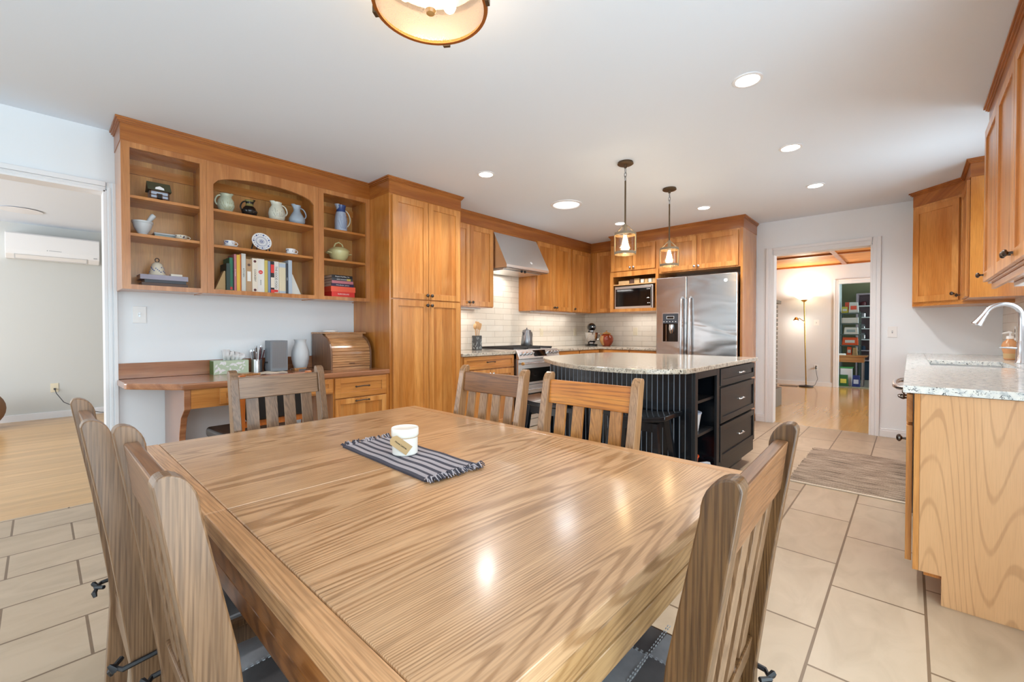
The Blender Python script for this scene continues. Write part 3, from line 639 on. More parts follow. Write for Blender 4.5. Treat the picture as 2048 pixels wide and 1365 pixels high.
# ------------------------------------------------------------ range hood
r = thing('range_hood', 'stainless steel sloped range hood above the range', 'range hood', (-3.65, 4.0, 1.85))
m = M(); ya, yb = 3.614, 4.400; xb = XL+.01
m.prism([(xb, 1.856), (-3.40, 1.856), (-3.40, 1.886), (-3.61, 2.284), (xb, 2.284)], 'y', ya, yb)
m.build('canopy', 'steel', r, bevel=.002)
m = M(); m.box(xb+.01, -3.41, ya+.01, yb-.01, 1.846, 1.856); m.build('rim', 'steel_dark', r)
m = M(); m.box(xb+.06, -3.50, ya+.05, yb-.05, 1.838, 1.846); m.build('filter', 'steel', r)
for y in (3.93, 3.99): M().lathe([(.014, 0), (.014, -.02), (.009, -.026)], (-3.45, y, 1.846), 12).build('control_knob', 'black_plastic', r, smooth=True)
Tn = Vector((.398, 0, .21)).normalized()
m = M(); ang = math.atan2(.398, .21)
m.T = Matrix.Translation((-3.435+.001, 4.09, 1.952)) @ Matrix.Rotation(ang, 4, 'Y'); m.lathe([(.017, 0), (.017, .002), (.013, .0025)], n=20); m.build('emblem', 'white_plastic', r)
# ------------------------------------------------------------ range
r = thing('gas_range', 'stainless steel double oven gas range with black grates', 'range', (-3.58, 4.0, 0))
ya, yb = 3.622, 4.384; xf = -3.26
M().box(XL+.012, xf, ya, yb, .0, .875).build('body', 'steel_dark', r)
M().box(XL+.012, xf-.03, ya-.001, yb+.001, .875, .905).build('cooktop', 'steel', r, bevel=.003)
M().prism([(xf-.04, .905), (xf-.04, .80), (xf+.045, .80), (xf+.045, .812), (xf, .905)], 'y', ya, yb).build('control_panel', 'steel', r, bevel=.003)
M().box(xf+.0, xf+.03, ya+.004, yb-.004, .505, .795).build('upper_door', 'steel', r, bevel=.003)
M().box(xf+.0, xf+.03, ya+.004, yb-.004, .10, .495).build('lower_door', 'steel', r, bevel=.003)
M().box(xf, xf+.02, ya+.004, yb-.004, .01, .092).build('kick_panel', 'steel', r, bevel=.002)
M().box(xf+.030, xf+.034, ya+.07, yb-.07, .53, .69).build('upper_window', 'oven_glass', r)
M().box(xf+.030, xf+.034, ya+.07, yb-.07, .15, .40).build('lower_window', 'oven_glass', r)
for z in (.752, .452):
    m = M(); m.tube([(xf+.075, ya+.03, z), (xf+.075, yb-.03, z)], .012, 12); m.box(xf+.03, xf+.072, ya+.05, ya+.075, z-.009, z+.009); m.box(xf+.03, xf+.072, yb-.075, yb-.05, z-.009, z+.009)
    m.build('oven_handle', 'bright_nickel', r, smooth=True)
for ye in (ya+.028, yb-.028):
    for z in (.752,): M().lathe([(.017, -.012), (.017, .012)], (xf+.075, ye, z), 14, ax='y').build('handle_cap', 'copper_tan', r, smooth=True)
sl = Vector((.095, 0, .043)).normalized(); ang = math.atan2(sl.x, sl.z)
for y in (3.675, 3.735, 3.795, 3.855, 4.17, 4.225, 4.28, 4.335):
    m = M(); m.T = Matrix.Translation((xf+.024, y, .858)) @ Matrix.Rotation(ang, 4, 'Y')
    m.lathe([(.019, 0), (.019, .01), (.015, .014), (.014, .036), (.010, .038)], n=16); m.box(-.004, .004, -.014, .014, .036, .044); m.build('burner_knob', 'chrome', r, smooth=True)
m = M(); m.T = Matrix.Translation((xf+.0236, 4.01, .858)) @ Matrix.Rotation(ang, 4, 'Y'); m.box(-.038, .038, -.115, .115, 0, .003); m.build('display', 'black_gloss', r)
m = M()
for (y0, y1) in ((ya+.02, ya+.265), (ya+.275, ya+.495), (ya+.505, yb-.02)):
    z0, z1 = .905, .93
    for x in (XL+.06, xf-.07): m.box(x-.007, x+.007, y0, y1, z0+.012, z1)
    for y in (y0, y1-.014): m.box(XL+.06, xf-.07, y, y+.014, z0, z1)
    for k in range(1, 4): y = y0+(y1-y0)*k/4; m.box(XL+.06, xf-.07, y-.005, y+.005, z0+.012, z1)
    for k in range(1, 4): x = XL+.06+(xf-.13-XL)*k/4; m.box(x-.005, x+.005, y0, y1, z0+.012, z1-.002)
m.build('grate', 'cast_iron', r)
m = M()
for x in (-3.73, -3.47):
    for y in (3.76, 4.0, 4.25): m.lathe([(.04, 0), (.04, .010), (.026, .013)], (x, y, .905), 16)
m.build('burner', 'black_plastic', r)
# ------------------------------------------------------------ refrigerator
r = thing('refrigerator', 'stainless steel side by side refrigerator with water dispenser', 'refrigerator', (-1.93, 5.66, 0))
xa, xb, xm = -2.395, -1.447, -2.010; yf = 5.335
M().box(xa+.012, xb-.012, yf+.06, YB-.02, .02, 1.775).build('cabinet_box', 'steel_dark', r)
M().box(xa, xm-.003, yf, yf+.055, .04, 1.79).build('freezer_door', 'fridge_steel', r, bevel=.008, seg=3)
M().box(xm+.003, xb, yf, yf+.055, .04, 1.79).build('fridge_door', 'fridge_steel', r, bevel=.008, seg=3)
for x in (xm-.05, xm+.05):
    m = M(); m.tube([(x, yf, 1.53), (x, yf-.045, 1.51), (x, yf-.058, 1.3), (x, yf-.058, .75), (x, yf-.045, .42), (x, yf, .40)], .015, 10)
    m.build('door_handle', 'bright_nickel', r, smooth=True)
M().box(-2.315, -2.100, yf-.004, yf, .975, 1.345).build('dispenser_frame', 'bright_nickel', r, bevel=.002)
M().box(-2.303, -2.112, yf-.007, yf-.004, 1.215, 1.335).build('dispenser_panel', 'cover_charcoal', r)
m = M(); m.box(-2.303, -2.112, yf-.0055, yf-.004, .987, 1.215); m.build('dispenser_recess', 'black_gloss', r)
m = M(); m.lathe([(.030, 0), (.034, -.05), (.02, -.11)], (-2.19, yf-.012, 1.2), 12); m.box(-2.262, -2.256, yf-.012, yf-.005, .99, 1.2); m.build('water_spout', 'chrome', r, smooth=True)
m = M(); m.box(-2.255, -2.16, yf-.009, yf-.007, 1.27, 1.305)
for k in range(5): m.box(-2.295+k*.037, -2.282+k*.037, yf-.009, yf-.007, 1.232, 1.240)
m.build('dispenser_buttons', 'white_ink', r)
M().box(-2.25, -2.165, yf-.0095, yf-.0085, 1.274, 1.301).build('dispenser_display', 'black_gloss', r)
M().lathe([(.020, 0), (.020, -.003), (.015, -.004)], (-1.565, yf, 1.705), 20, ax='y').build('emblem', 'white_plastic', r)
# ------------------------------------------------------------ microwave and what sits above it
r = thing('microwave', 'stainless steel microwave with black glass door in the cabinet niche', 'microwave', (-2.78, 5.7, 1.425))
M().box(-3.062, -2.50, 5.47, 5.85, 1.426, 1.735).build('case', 'steel', r, bevel=.004)
M().box(-3.045, -2.53, 5.464, 5.470, 1.458, 1.700).build('door_glass', 'black_gloss', r)
M().box(-2.524, -2.518, 5.466, 5.470, 1.435, 1.725).build('door_seam', 'black_plastic', r)
text(r, '12:48', .022, (-2.565, 5.4635, 1.682), (1, 0, 0), (0, 0, 1), 'white_ink', 'clock_digits')
m = M(); m.box(-2.575, -2.56, 5.4632, 5.464, 1.49, 1.50); m.box(-2.55, -2.54, 5.4632, 5.464, 1.49, 1.50); m.prism([(-2.585, 1.56), (-2.545, 1.56), (-2.565, 1.575)], 'y', 5.4632, 5.464); m.build('button_marks', 'white_ink', r)
for x0, x1, h, mat, lb in ((-3.02, -2.86, .048, 'kraft', 'long kraft carton lying at left above the microwave'), (-2.85, -2.79, .062, 'cover_brown', 'brown box between cartons above the microwave'),
                           (-2.785, -2.71, .068, 'kraft', 'tall kraft carton in the middle above the microwave')):
    M().box(x0, x1, 5.50, 5.60, 1.7682, 1.7682+h).build('carton', mat, label=lb, cat='carton', bevel=.002, group='small boxes above the microwave')
for k in range(4):
    M().box(-2.69+k*.055, -2.645+k*.055, 5.50, 5.58, 1.7682, 1.7682+.055).build('carton', 'cover_cream' if k % 2 == 0 else 'kraft', label='small pale carton in the row at right above the microwave', cat='carton', bevel=.002, group='row of pale cartons above the microwave')
# ------------------------------------------------------------ island
IX0, IX1, IY0, IY1 = -2.12, -1.0, 2.77, 4.14
r = thing('kitchen_island', 'black beadboard kitchen island with open shelves and three drawers', 'island', (-1.55, 3.45, 0))
m = M()
m.box(IX0, IX1-.62, IY0+.01, IY1, .09, .86)                       # core behind the niche
m.box(IX0, IX1, IY0+.43, IY1, .09, .86) ; m.box(IX0, IX1, IY0, IY0+.02, .09, .86)
m.box(IX1-.62, IX1-.001, IY0+.02, IY0+.43, .09, .135); m.box(IX1-.62, IX1-.001, IY0+.02, IY0+.43, .83, .86)
m.box(IX0+.02, IX1-.07, IY0+.04, IY1-.02, 0, .09)
m.build('carcass', 'island_paint', r)
m = M()
n = int((IX1-IX0)/.038)
for i in range(n):
    x0 = IX0 + (IX1-.045-IX0)*i/n; x1 = IX0 + (IX1-.045-IX0)*(i+1)/n
    m.box(x0+.0035, x1-.001, IY0-.010, IY0, .09, .858)
m.build('beadboard', 'island_paint', r, bevel=.003)
m = M()
for i in range(n+1):
    x0 = IX0 + (IX1-.045-IX0)*i/n; m.box(x0-.0005, x0+.003, IY0-.0085, IY0-.0005, .09, .858)
m.build('bead', 'groove_edge', r)
m = M(); m.box(IX1-.042, IX1, IY0-.012, IY0, .05, .858); m.build('corner_post', 'island_paint', r, bevel=.003)
TI = FL(IX1)
m = M(TI); m.box(IY0-.012, IY0+.035, 0, .018, .05, .858); m.box(IY0+.40, IY0+.455, 0, .018, .05, .858); m.box(IY0+.035, IY0+.40, 0, .0178, .815, .858); m.box(IY0+.035, IY0+.40, 0, .0178, .05, .135)
m.build('face_frame', 'island_side_paint', r, bevel=.002)
for z in (.445, .665): M(TI).box(IY0+.02, IY0+.429, -.60, -.01, z-.018, z).build('shelf_board', 'island_side_paint', r)
for z0, z1 in ((.728, .852), (.462, .715), (.19, .448)):
    d = shaker(r, TI, IY0+.468, IY1+.004, z0, z1, name='drawer', mat='island_side_paint', n0=.002, rail=.042)
    pull(d, TI, (IY0+.468+IY1)/2, (z0+z1)/2+.01, .022, w=.10, mat='steel')
m = M(TI); m.box(IY0+.455, IY1+.004, 0, .012, .10, .185); m.build('base_rail', 'island_side_paint', r)
# top outline with the bowed seating edge
pts = [(-.965, 4.2), (-2.2, 4.2), (-2.34, 4.12), (-2.42, 3.9), (-2.44, 3.4), (-2.40, 3.06), (-2.30, 2.90), (-2.12, 2.74), (-1.92, 2.58), (-1.70, 2.46), (-1.50, 2.405), (-1.34, 2.40), (-1.20, 2.43), (-1.08, 2.50), (-1.00, 2.60), (-.968, 2.73)]
def smooth_poly(p, k=3, keep=()):
    out = []; n = len(p)
    for i in range(n):
        a, b, c, d = [Vector(p[(i+j) % n]) for j in (-1, 0, 1, 2)]
        if i in keep: out.append(tuple(b)); continue
        for t in [q/k for q in range(k)]:
            out.append(tuple(0.5*((2*b)+(-a+c)*t+(2*a-5*b+4*c-d)*t*t+(-a+3*b-3*c+d)*t**3)))
    return out
M().prism(smooth_poly(pts, 3, keep=(0, 15, 1)), 'z', TZ-.031, TZ).build('countertop', 'granite_warm', bevel=.005, label='bowed granite countertop on the black island', cat='countertop')
# things on the island shelves
r = thing('storage_tub', 'white plastic storage tub with clear lid on the island shelf', 'tub', (-1.10, 2.985, .445))
M().lathe([(.055, .0), (.072, .11), (.074, .118)], (-1.10, 2.985, .4452), 24).build('tub', 'tub_white', r, smooth=True)
M().lathe([(.077, .118), (.077, .127), (.05, .137), (.001, .139)], (-1.10, 2.985, .4452), 24).build('lid', 'pale_blue', r, smooth=True)
m = M(); m.lathe([(.052, 0), (.075, .145), (.080, .147), (.080, .153), (.072, .153), (.050, .004)], (-1.10, 2.93, .136), 24, cap=False); m.lathe([(.001, .002), (.052, .002)], (-1.10, 2.93, .136), 24, cap=False)
m.build('bucket', 'orange_plastic', smooth=True, label='bright orange plastic bucket on the bottom island shelf', cat='bucket')
r = thing('rope_toy', 'tangled red and blue rope toy on the bottom island shelf', 'rope', (-1.10, 3.08, .136))
random.seed(3)
for k, mat in enumerate(('rope_red', 'rope_blue', 'rope_red', 'tub_white')):
    p = [(-1.09+.07*math.cos(t*1.3+k*2), 3.095+.062*math.sin(t+k), .150+.014*math.sin(t*2+k)+.012*k) for t in [i*.35 for i in range(19)]]
    M().tube(p, .008, 8).build('rope', mat, r, smooth=True)
# stools
def stool(x, y, label):
    r = thing('bar_stool', label, 'stool', (x, y, 0), group='black saddle stools at the island'); local(r)
    w, d, h = .45, .27, .62
    m = M(); n = 12; top = []; bot = []
    for i in range(n+1):
        u = -1+2*i/n; z = h - .028*(1-u*u)
        top.append((u*w/2, z)); bot.append((u*w/2, z-.032))
    m.prism(top+bot[::-1], 'y', -d/2, d/2); m.build('seat', 'island_paint', r, bevel=.006, smooth=True)
    for sx in (-1, 1):
        for sy in (-1, 1):
            m = M(); a = Vector((sx*.145, sy*.085, h-.06)); b = Vector((sx*.20, sy*.15, 0)); s = .017
            v = m._v([a+Vector((i*s, j*s, 0)) for i, j in ((-1, -1), (1, -1), (1, 1), (-1, 1))] + [b+Vector((i*s, j*s, 0)) for i, j in ((-1, -1), (1, -1), (1, 1), (-1, 1))])
            for f in ((0, 1, 2, 3), (4, 5, 6, 7), (0, 1, 5, 4), (1, 2, 6, 5), (2, 3, 7, 6), (3, 0, 4, 7)): m._f([v[q] for q in f])
            m.build('leg', 'island_paint', r, bevel=.002)
    for ya_, yb_ in ((-.10, -.075), (.075, .10)): M().box(-.145, .145, ya_, yb_, h-.115, h-.062).build('apron', 'island_paint', r)
    m = M(); m.box(-.18, .18, -.125, -.105, .20, .235); m.box(-.18, .18, .105, .125, .20, .235); m.box(-.185, -.165, -.12, .12, .28, .31); m.box(.165, .185, -.12, .12, .28, .31); m.build('stretcher', 'island_paint', r)
    return r
s0 = stool(-1.275, 2.60, 'black saddle stool at the right end of the island front')
dup(s0, (-1.98, 2.60, 0), 0, 'black saddle stool at the left end of the island front, nearer the range')
# ------------------------------------------------------------ pendants, ceiling lights
def pendant(x, y, label):
    r = thing('pendant_light', label, 'pendant light', (x, y, 1.715), group='pendants over the island')
    local(r); z = lambda v: v-1.715
    M().lathe([(.058, z(CH)), (.062, z(2.435)), (.055, z(2.43)), (.012, z(2.428)), (.010, z(2.405))], n=28).build('canopy', 'bronze', r, smooth=True)
    m = M()
    for k, zz in enumerate((2.385, 2.352, 2.322)):
        pp = []
        for i in range(12):
            a = 2*PI*i/12; u, v = .009*math.cos(a), .021*math.sin(a)
            pp.append((u, 0, z(zz)+v) if k % 2 else (0, u, z(zz)+v))
        m.tube(pp, .0028, 6, closed=True)
    m.build('chain', 'steel_dark', r, smooth=True)
    M().tube([(0, 0, z(2.305)), (0, 0, z(1.925))], .0065, 10).build('rod', 'bronze', r, smooth=True)
    M().lathe([(.012, z(1.965)), (.014, z(1.92)), (.017, z(1.895)), (.014, z(1.875))], n=14).build('socket', 'aged_tan_metal', r, smooth=True)
    m = M()
    for zz in (1.735, 1.885):
        m = M(); m.lathe([(.078, z(zz)-.010), (.083, z(zz)-.010), (.083, z(zz)+.010), (.078, z(zz)+.010), (.078, z(zz)-.010)], n=32, cap=False)
        m.build('band', 'aged_tan_metal', r, smooth=True)
    m = M()
    for a in (math.radians(200), math.radians(20)):
        c, s = math.cos(a), math.sin(a)
        for zz0, zz1, r0, r1 in ((1.735, 1.885, .081, .081), (1.885, 1.955, .081, .012)):
            m.tube([(c*r0, s*r0, z(zz0)), (c*r1, s*r1, z(zz1))], .005, 6)
    m.build('strap', 'aged_tan_metal', r)
    m = M(); m.lathe([(.076, z(1.722)), (.076, z(1.89))], n=32, cap=False); m.build('glass_shade', 'seeded_glass', r, smooth=True)
    m = M(); m.lathe([(.004, z(1.768)), (.022, z(1.778)), (.026, z(1.80)), (.018, z(1.84)), (.010, z(1.87))], n=16); m.build('bulb', 'bulb_glow', r, smooth=True)
    return r
a = pendant(*PEND[0], 'nearer glass lantern pendant over the island')
dup(a, (PEND[1][0], PEND[1][1], 1.715), 0, 'farther glass lantern pendant over the island')
for x, y in PEND: light('pendant_bulb', 'POINT', (x, y, 1.80), 6, (1, .86, .66), .03)
canl = ['recessed ceiling light in front of the pantry cabinet', 'recessed ceiling light nearest the right wall cabinets', 'second recessed ceiling light in the row at right', 'third recessed ceiling light in the row at right',
        'small recessed ceiling light above the island, left of the refrigerator corner', 'recessed ceiling light nearest the far left corner, behind the pendant']
for (x, y), lb in zip(CANS, canl):
    r = thing('recessed_light', lb, 'ceiling light', (x, y, CH-.006), group='recessed ceiling lights')
    M().lathe([(.056, -.0), (.072, -.0), (.072, -.005), (.058, -.007), (.056, 0)], (x, y, CH), 32, cap=False).build('trim_ring', 'white_trim', r, smooth=True)
    M().lathe([(.0565, -.003), (.0565, -.001)], (x, y, CH), 32).build('lens', 'can_glow', r)
r = thing('solar_tube', 'large round daylight tube in the ceiling above the range side', 'ceiling light', (-2.67, 3.75, CH-.012))
M().lathe([(.135, 0), (.165, 0), (.163, -.008), (.140, -.012), (.135, -.004)], (-2.67, 3.75, CH), 40, cap=False).build('trim_ring', 'white_trim', r, smooth=True)
M().lathe([(.136, -.002), (.10, -.010), (.001, -.014)], (-2.67, 3.75, CH), 40).build('diffuser', 'solar_glow', r, smooth=True)
# flush ceiling fixture above the table
cx, cy, zb, R = -1.285, .965, 2.285, .205
r = thing('flush_ceiling_light', 'round flush ceiling light with amber rim above the dining table', 'ceiling light', (cx, cy, zb))
M().lathe([(.09, CH-zb), (.10, CH-zb-.02), (.02, CH-zb-.03), (.012, CH-zb-.05)], (cx, cy, zb), 32).build('canopy', 'bronze', r, smooth=True)
M().lathe([(R-.013, 0), (R, 0), (R+.002, .006), (R, .016), (R-.006, .016), (R-.013, .0)], (cx, cy, zb), 56, cap=False).build('rim', 'amber_ring', r, smooth=True)
M().lathe([(R-.006, .016), (R-.006, CH-zb-.01)], (cx, cy, zb), 56, cap=False).build('glass_drum', 'seeded_glass', r, smooth=True)
M().lathe([(R-.013, .004), (.12, -.004), (.001, -.008)], (cx, cy, zb), 48, cap=False).build('glass_lens', 'frost_glass', r, smooth=True)
M().lathe([(R-.02, CH-zb-.035), (.001, CH-zb-.045)], (cx, cy, zb), 48, cap=False).build('reflector', 'lens_amber', r, smooth=True)
M().lathe([(.018, .0), (.021, -.010), (.015, -.020), (.002, -.023)], (cx, cy, zb), 20).build('finial', 'copper_tan', r, smooth=True)
M().tube([(cx, cy, zb), (cx, cy, CH-.02)], .006, 8).build('stem', 'brass', r)
for k in range(4):
    a = math.radians(35+90*k); c, s = math.cos(a), math.sin(a)
    m = M(); m.T = Matrix.Translation((cx+c*R, cy+s*R, zb)) @ Matrix.Rotation(a, 4, 'Z'); m.box(-.004, .010, -.014, .014, -.004, .022); m.build('clip', 'bronze', r, bevel=.001)
for k in range(3):
    a = math.radians(95+120*k); x, y = cx+.095*math.cos(a), cy+.095*math.sin(a)
    M().ell((x, y, zb+.07), (.026, .026, .034), 14, 8).build('bulb', 'bulb_soft', r, smooth=True)
light('flush_fixture_bulb', 'POINT', (cx, cy, zb+.05), 9, (1, .92, .82), .08)
# ------------------------------------------------------------ desk
r = thing('built_in_desk', 'built-in cherry desk with thick top along the left wall', 'desk', (-3.6, 1.2, 0))
M().prism([(XL+.001, .345), (-3.62, .352), (-3.60, .362), (-3.29, .59), (-3.29, 2.034), (XL+.001, 2.034)], 'z', .752, .793).build('desktop', 'desk_wood', r, bevel=.010, seg=3)
M().box(XL+.001, XL+.018, .352, 2.034, .794, .900).build('back_ledge', 'desk_wood', r, bevel=.002)
m = M(); pr = [(XL+.002, 0), (-3.52, 0), (-3.50, .25), (-3.46, .45), (-3.41, .56), (-3.31, .628), (-3.31, .752), (XL+.002, .752)]
m.prism(pr, 'y', .60, .635); m.build('side_support', 'desk_wood', r, bevel=.003)
m = M(); m.box(XL+.3, -3.312, .6355, .782, .63, .752); m.build('filler', 'cherry_y', r)
m = M(); m.box(XL+.3, -3.312, .782, 1.54, .63, .752); m.build('drawer_case', 'cherry_y', r)
TD = FL(-3.312)
for a, b in ((.785, 1.16), (1.165, 1.535)): shaker(r, TD, a, b, .642, .748, name='drawer', rail=.035, kn=((a+b)/2, .695), mat='cherry_y')
M().box(XL+.002, -3.312, 1.541, 2.034, 0, .752).build('drawer_cabinet', 'cherry_end', r)
shaker(r, TD, 1.55, 2.0, .588, .748, name='drawer', rail=.042, pl=(1.775, .672), mat='cherry_y')
shaker(r, TD, 1.55, 2.0, .30, .582, name='drawer', rail=.042, pl=(1.775, .558), mat='cherry_panel')
shaker(r, TD, 1.55, 2.0, .05, .295, name='drawer', rail=.042, pl=(1.775, .27), mat='cherry_panel')
DZ = .7935
# tissue box
r = thing('tissue_box', 'leaf-patterned tissue box on the desk', 'tissue box', (-3.855, .99, DZ))
M().box(-3.91, -3.80, .868, 1.10, DZ, DZ+.102).build('carton', 'leaf_green', r, bevel=.001)
m = M(); random.seed(5)
for k in range(22):
    y = random.uniform(.885, 1.08); z = DZ+random.uniform(.014, .088); a = random.uniform(0, PI); l = random.uniform(.012, .024); wd = l*.42
    c, s = math.cos(a), math.sin(a); P = [(y+c*l, z+s*l), (y-s*wd, z+c*wd), (y-c*l, z-s*l), (y+s*wd, z-c*wd)]
    P = [(p[0], min(max(p[1], DZ+.003), DZ+.099)) for p in P]
    m.prism(P, 'x', -3.7999, -3.7996+.0001*k/22)
m.build('printed_leaves', 'porcelain', r)
M().box(-3.909, -3.801, .8676, .868, DZ+.001, DZ+.101).build('printed_end', 'leaf_dark', r)
m = M(); n = 14
for q in range(3):
    top = [m.bm.verts.new((-3.855+.02*math.sin(i*1.9+q)+.008*q, .93+.011*i*(1+.03*q)+.01*math.sin(i*2+q), DZ+.178+.012*math.sin(i*1.5+q*2)-.045*(i/n)**2)) for i in range(n)]
    bot = [m.bm.verts.new((-3.855+.012*math.sin(i*1.9+q), .945+.0085*i, DZ+.098)) for i in range(n)]
    for i in range(n-1): m._f([bot[i], bot[i+1], top[i+1], top[i]])
o = m.build('tissue', 'tissue', r, smooth=True); md = o.modifiers.new('thickness', 'SOLIDIFY'); md.thickness = .0015
# pen cup with pens
m = M(); m.lathe([(.040, 0), (.040, .10), (.037, .10), (.037, .004)], (-3.855, 1.172, DZ), 24); m.build('pen_cup', 'steel', smooth=True, label='steel cup packed with pens on the desk', cat='cup')
random.seed(11); pc = ['porcelain', 'steel_dark', 'black_plastic', 'cover_brown', 'chrome', 'cover_maroon']
for k in range(18):
    a = random.uniform(0, 2*PI); q = random.uniform(.006, .022); x, y = -3.855+q*math.cos(a), 1.172+q*math.sin(a); h = random.uniform(.15, .20)
    dx, dy = 1.5*q*math.cos(a), 1.7*q*math.sin(a)
    r = thing('pen', 'pen standing in the steel cup on the desk', 'pen', (x, y, DZ+.005), group='pens in the steel cup')
    M().tube([(x, y, DZ+.006), (x+dx, y+dy, DZ+h)], .0042, 7).build('barrel', pc[k % 6], r, smooth=True)
    M().tube([(x+dx, y+dy, DZ+h), (x+dx*1.1, y+dy*1.1, DZ+h+.012)], [.0036, .002], 7).build('tip', 'chrome', r, smooth=True)
# grey tower speaker / computer box
r = thing('grey_box_speaker', 'grey mesh-fronted box standing on the desk', 'speaker', (-3.78, 1.30, DZ))
M().box(-3.85, -3.725, 1.232, 1.362, DZ+.005, 1.043).build('housing', 'speaker_grey', r, bevel=.003)
m = M()
for i in range(15):
    m.box(-3.7249, -3.724, 1.246+i*.0072, 1.2495+i*.0072, DZ+.03, 1.030)
for i in range(27): m.box(-3.7249, -3.7242, 1.245, 1.352, DZ+.03+i*.0082, DZ+.0325+i*.0082)
m.build('grille', 'steel_dark', r)
m = M(); m.box(-3.84, -3.735, 1.24, 1.25, DZ, DZ+.005); m.box(-3.84, -3.735, 1.345, 1.355, DZ, DZ+.005); m.build('foot', 'black_plastic', r)
m = M(); m.tube([(-3.80, 1.231, .87), (-3.80, 1.215, .865), (-3.81, 1.212, .83), (-3.82, 1.222, DZ+.006)], .004, 6); m.box(-3.815, -3.785, 1.218, 1.232, .862, .874); m.build('plug_cable', 'black_plastic', r, smooth=True)
# vase
M().lathe([(.042, 0), (.048, .01)] + [(r_+(.0012 if i_ % 2 else 0), h_) for i_, (r_, h_) in enumerate([(.055, .035), (.060, .052), (.063, .070), (.066, .088), (.068, .106), (.068, .124), (.067, .142), (.064, .160), (.059, .178)])] + [(.052, .200), (.045, .220), (.043, .236), (.050, .255), (.047, .255), (.039, .236)], (-3.79, 1.485, DZ), 32).build('vase', 'vase_grey', smooth=True, label='pale grey banded ceramic vase on the desk', cat='vase')
m = M()
m.prism([(-3.80, 1.42), (-3.70, 1.405), (-3.68, 1.43), (-3.78, 1.445)], 'z', DZ, DZ+.012); m.prism([(-3.72, 1.40), (-3.69, 1.40), (-3.70, 1.50), (-3.725, 1.50)], 'z', DZ+.012, DZ+.022)
m.build('wooden_clip', 'orange_oak', bevel=.002, label='small orange wooden stand at the foot of the vase', cat='stand')
m = M()
for i in range(10):
    y0 = 1.06+i*.026; z0 = DZ+.004+.004*math.sin(i*1.3); z1 = DZ+.004+.004*math.sin((i+1)*1.3)
    v = m._v([(-3.76, y0, z0), (-3.76, y0+.026, z1), (-3.62, y0+.026, z1), (-3.62, y0, z0), (-3.76, y0, DZ), (-3.76, y0+.026, DZ), (-3.62, y0+.026, DZ), (-3.62, y0, DZ)])
    for f in ((0, 1, 2, 3), (4, 5, 6, 7), (0, 3, 7, 4), (1, 2, 6, 5), (0, 1, 5, 4), (3, 2, 6, 7)): m._f([v[q] for q in f])
m.build('loose_papers', 'paper', smooth=True, label='curled loose papers lying on the desk in front of the pen cup', cat='papers')
m = M(); m.box(-3.71, -3.60, 1.0, 1.12, DZ, DZ+.010); m.build('notebook', 'orange_oak', label='orange notebook under the curled papers on the desk', cat='notebook')
# wall outlet with charger behind the vase
r = thing('power_outlet', 'white outlet with a charger plugged in behind the vase', 'outlet', (XL+.003, 1.575, .93))
M().box(XL+.0005, XL+.006, 1.50, 1.575, .905, 1.0).build('cover_plate', 'white_plastic', r, bevel=.002)
M().box(XL+.006, XL+.04, 1.545, 1.575, .905, .95).build('charger', 'white_plastic', r, bevel=.003)
m = M(); m.tube([(XL+.02, 1.56, .905), (XL+.03, 1.53, .85), (XL+.05, 1.50, .81), (XL+.09, 1.42, DZ+.004)], .0018, 6); m.build('cord', 'white_plastic', r, smooth=True)
# roll-top bread box
r = thing('bread_box', 'oak roll-top bread box on the desk', 'bread box', (-3.71, 1.80, DZ))
y0, y1, zt = 1.63, 2.0, 1.105
side = [(-3.905, DZ), (-3.535, DZ)] + [(-3.535-.17*(1-math.cos(t))*1.0-.0, DZ+.12+.17*math.sin(t)) for t in [PI/2*i/8 for i in range(9)]][:8] + [(-3.705, zt-.01), (-3.905, zt-.01)]
for y in (y0, y1-.016): M().prism(side, 'y', y, y+.016).build('side_panel', 'roll_oak_side', r, bevel=.002)
M().box(-3.905, -3.645, y0-.006, y1+.006, zt-.010, zt+.004).build('lid_board', 'roll_oak', r, bevel=.003)
M().box(-3.905, -3.895, y0+.016, y1-.016, DZ, zt-.01).build('back_board', 'roll_oak_side', r)
M().box(-3.90, -3.545, y0+.016, y1-.016, DZ, DZ+.02).build('bottom_board', 'roll_oak', r)
M().box(-3.69, -3.665, y0+.016, y1-.016, zt-.05, zt-.01).build('head_rail', 'roll_oak', r)
m = M(); ct = [(-3.545, DZ+.022+.02*i) for i in range(6)] + [(-3.545-.155*(1-math.cos(t)), DZ+.125+.14*math.sin(t)) for t in [PI/2*i/8*.95 for i in range(1, 9)]]
for (xa, za), (xb, zb2) in zip(ct, ct[1:]):
    dx, dz = xb-xa, zb2-za; L = math.hypot(dx, dz); nx, nz = dz/L, -dx/L
    P = [(xa, za), (xa+nx*.006+dx*.12, za+nz*.006+dz*.12), (xb+nx*.006-dx*.12, zb2+nz*.006-dz*.12), (xb, zb2)]
    m.prism(P, 'y', y0+.0165, y1-.0165)
m.build('tambour', 'roll_oak', r)
M().box(-3.5385, -3.532, 1.79, 1.84, DZ+.045, DZ+.055).build('handle', 'roll_oak_side', r, bevel=.002)
M().lathe([(.05, 0), (.065, .004), (.062, .012), (.04, .017), (.001, .018)], (-3.74, 1.72, zt+.0042), 28).build('wifi_puck', 'white_plastic', smooth=True, label='flat round white device on top of the bread box', cat='router')
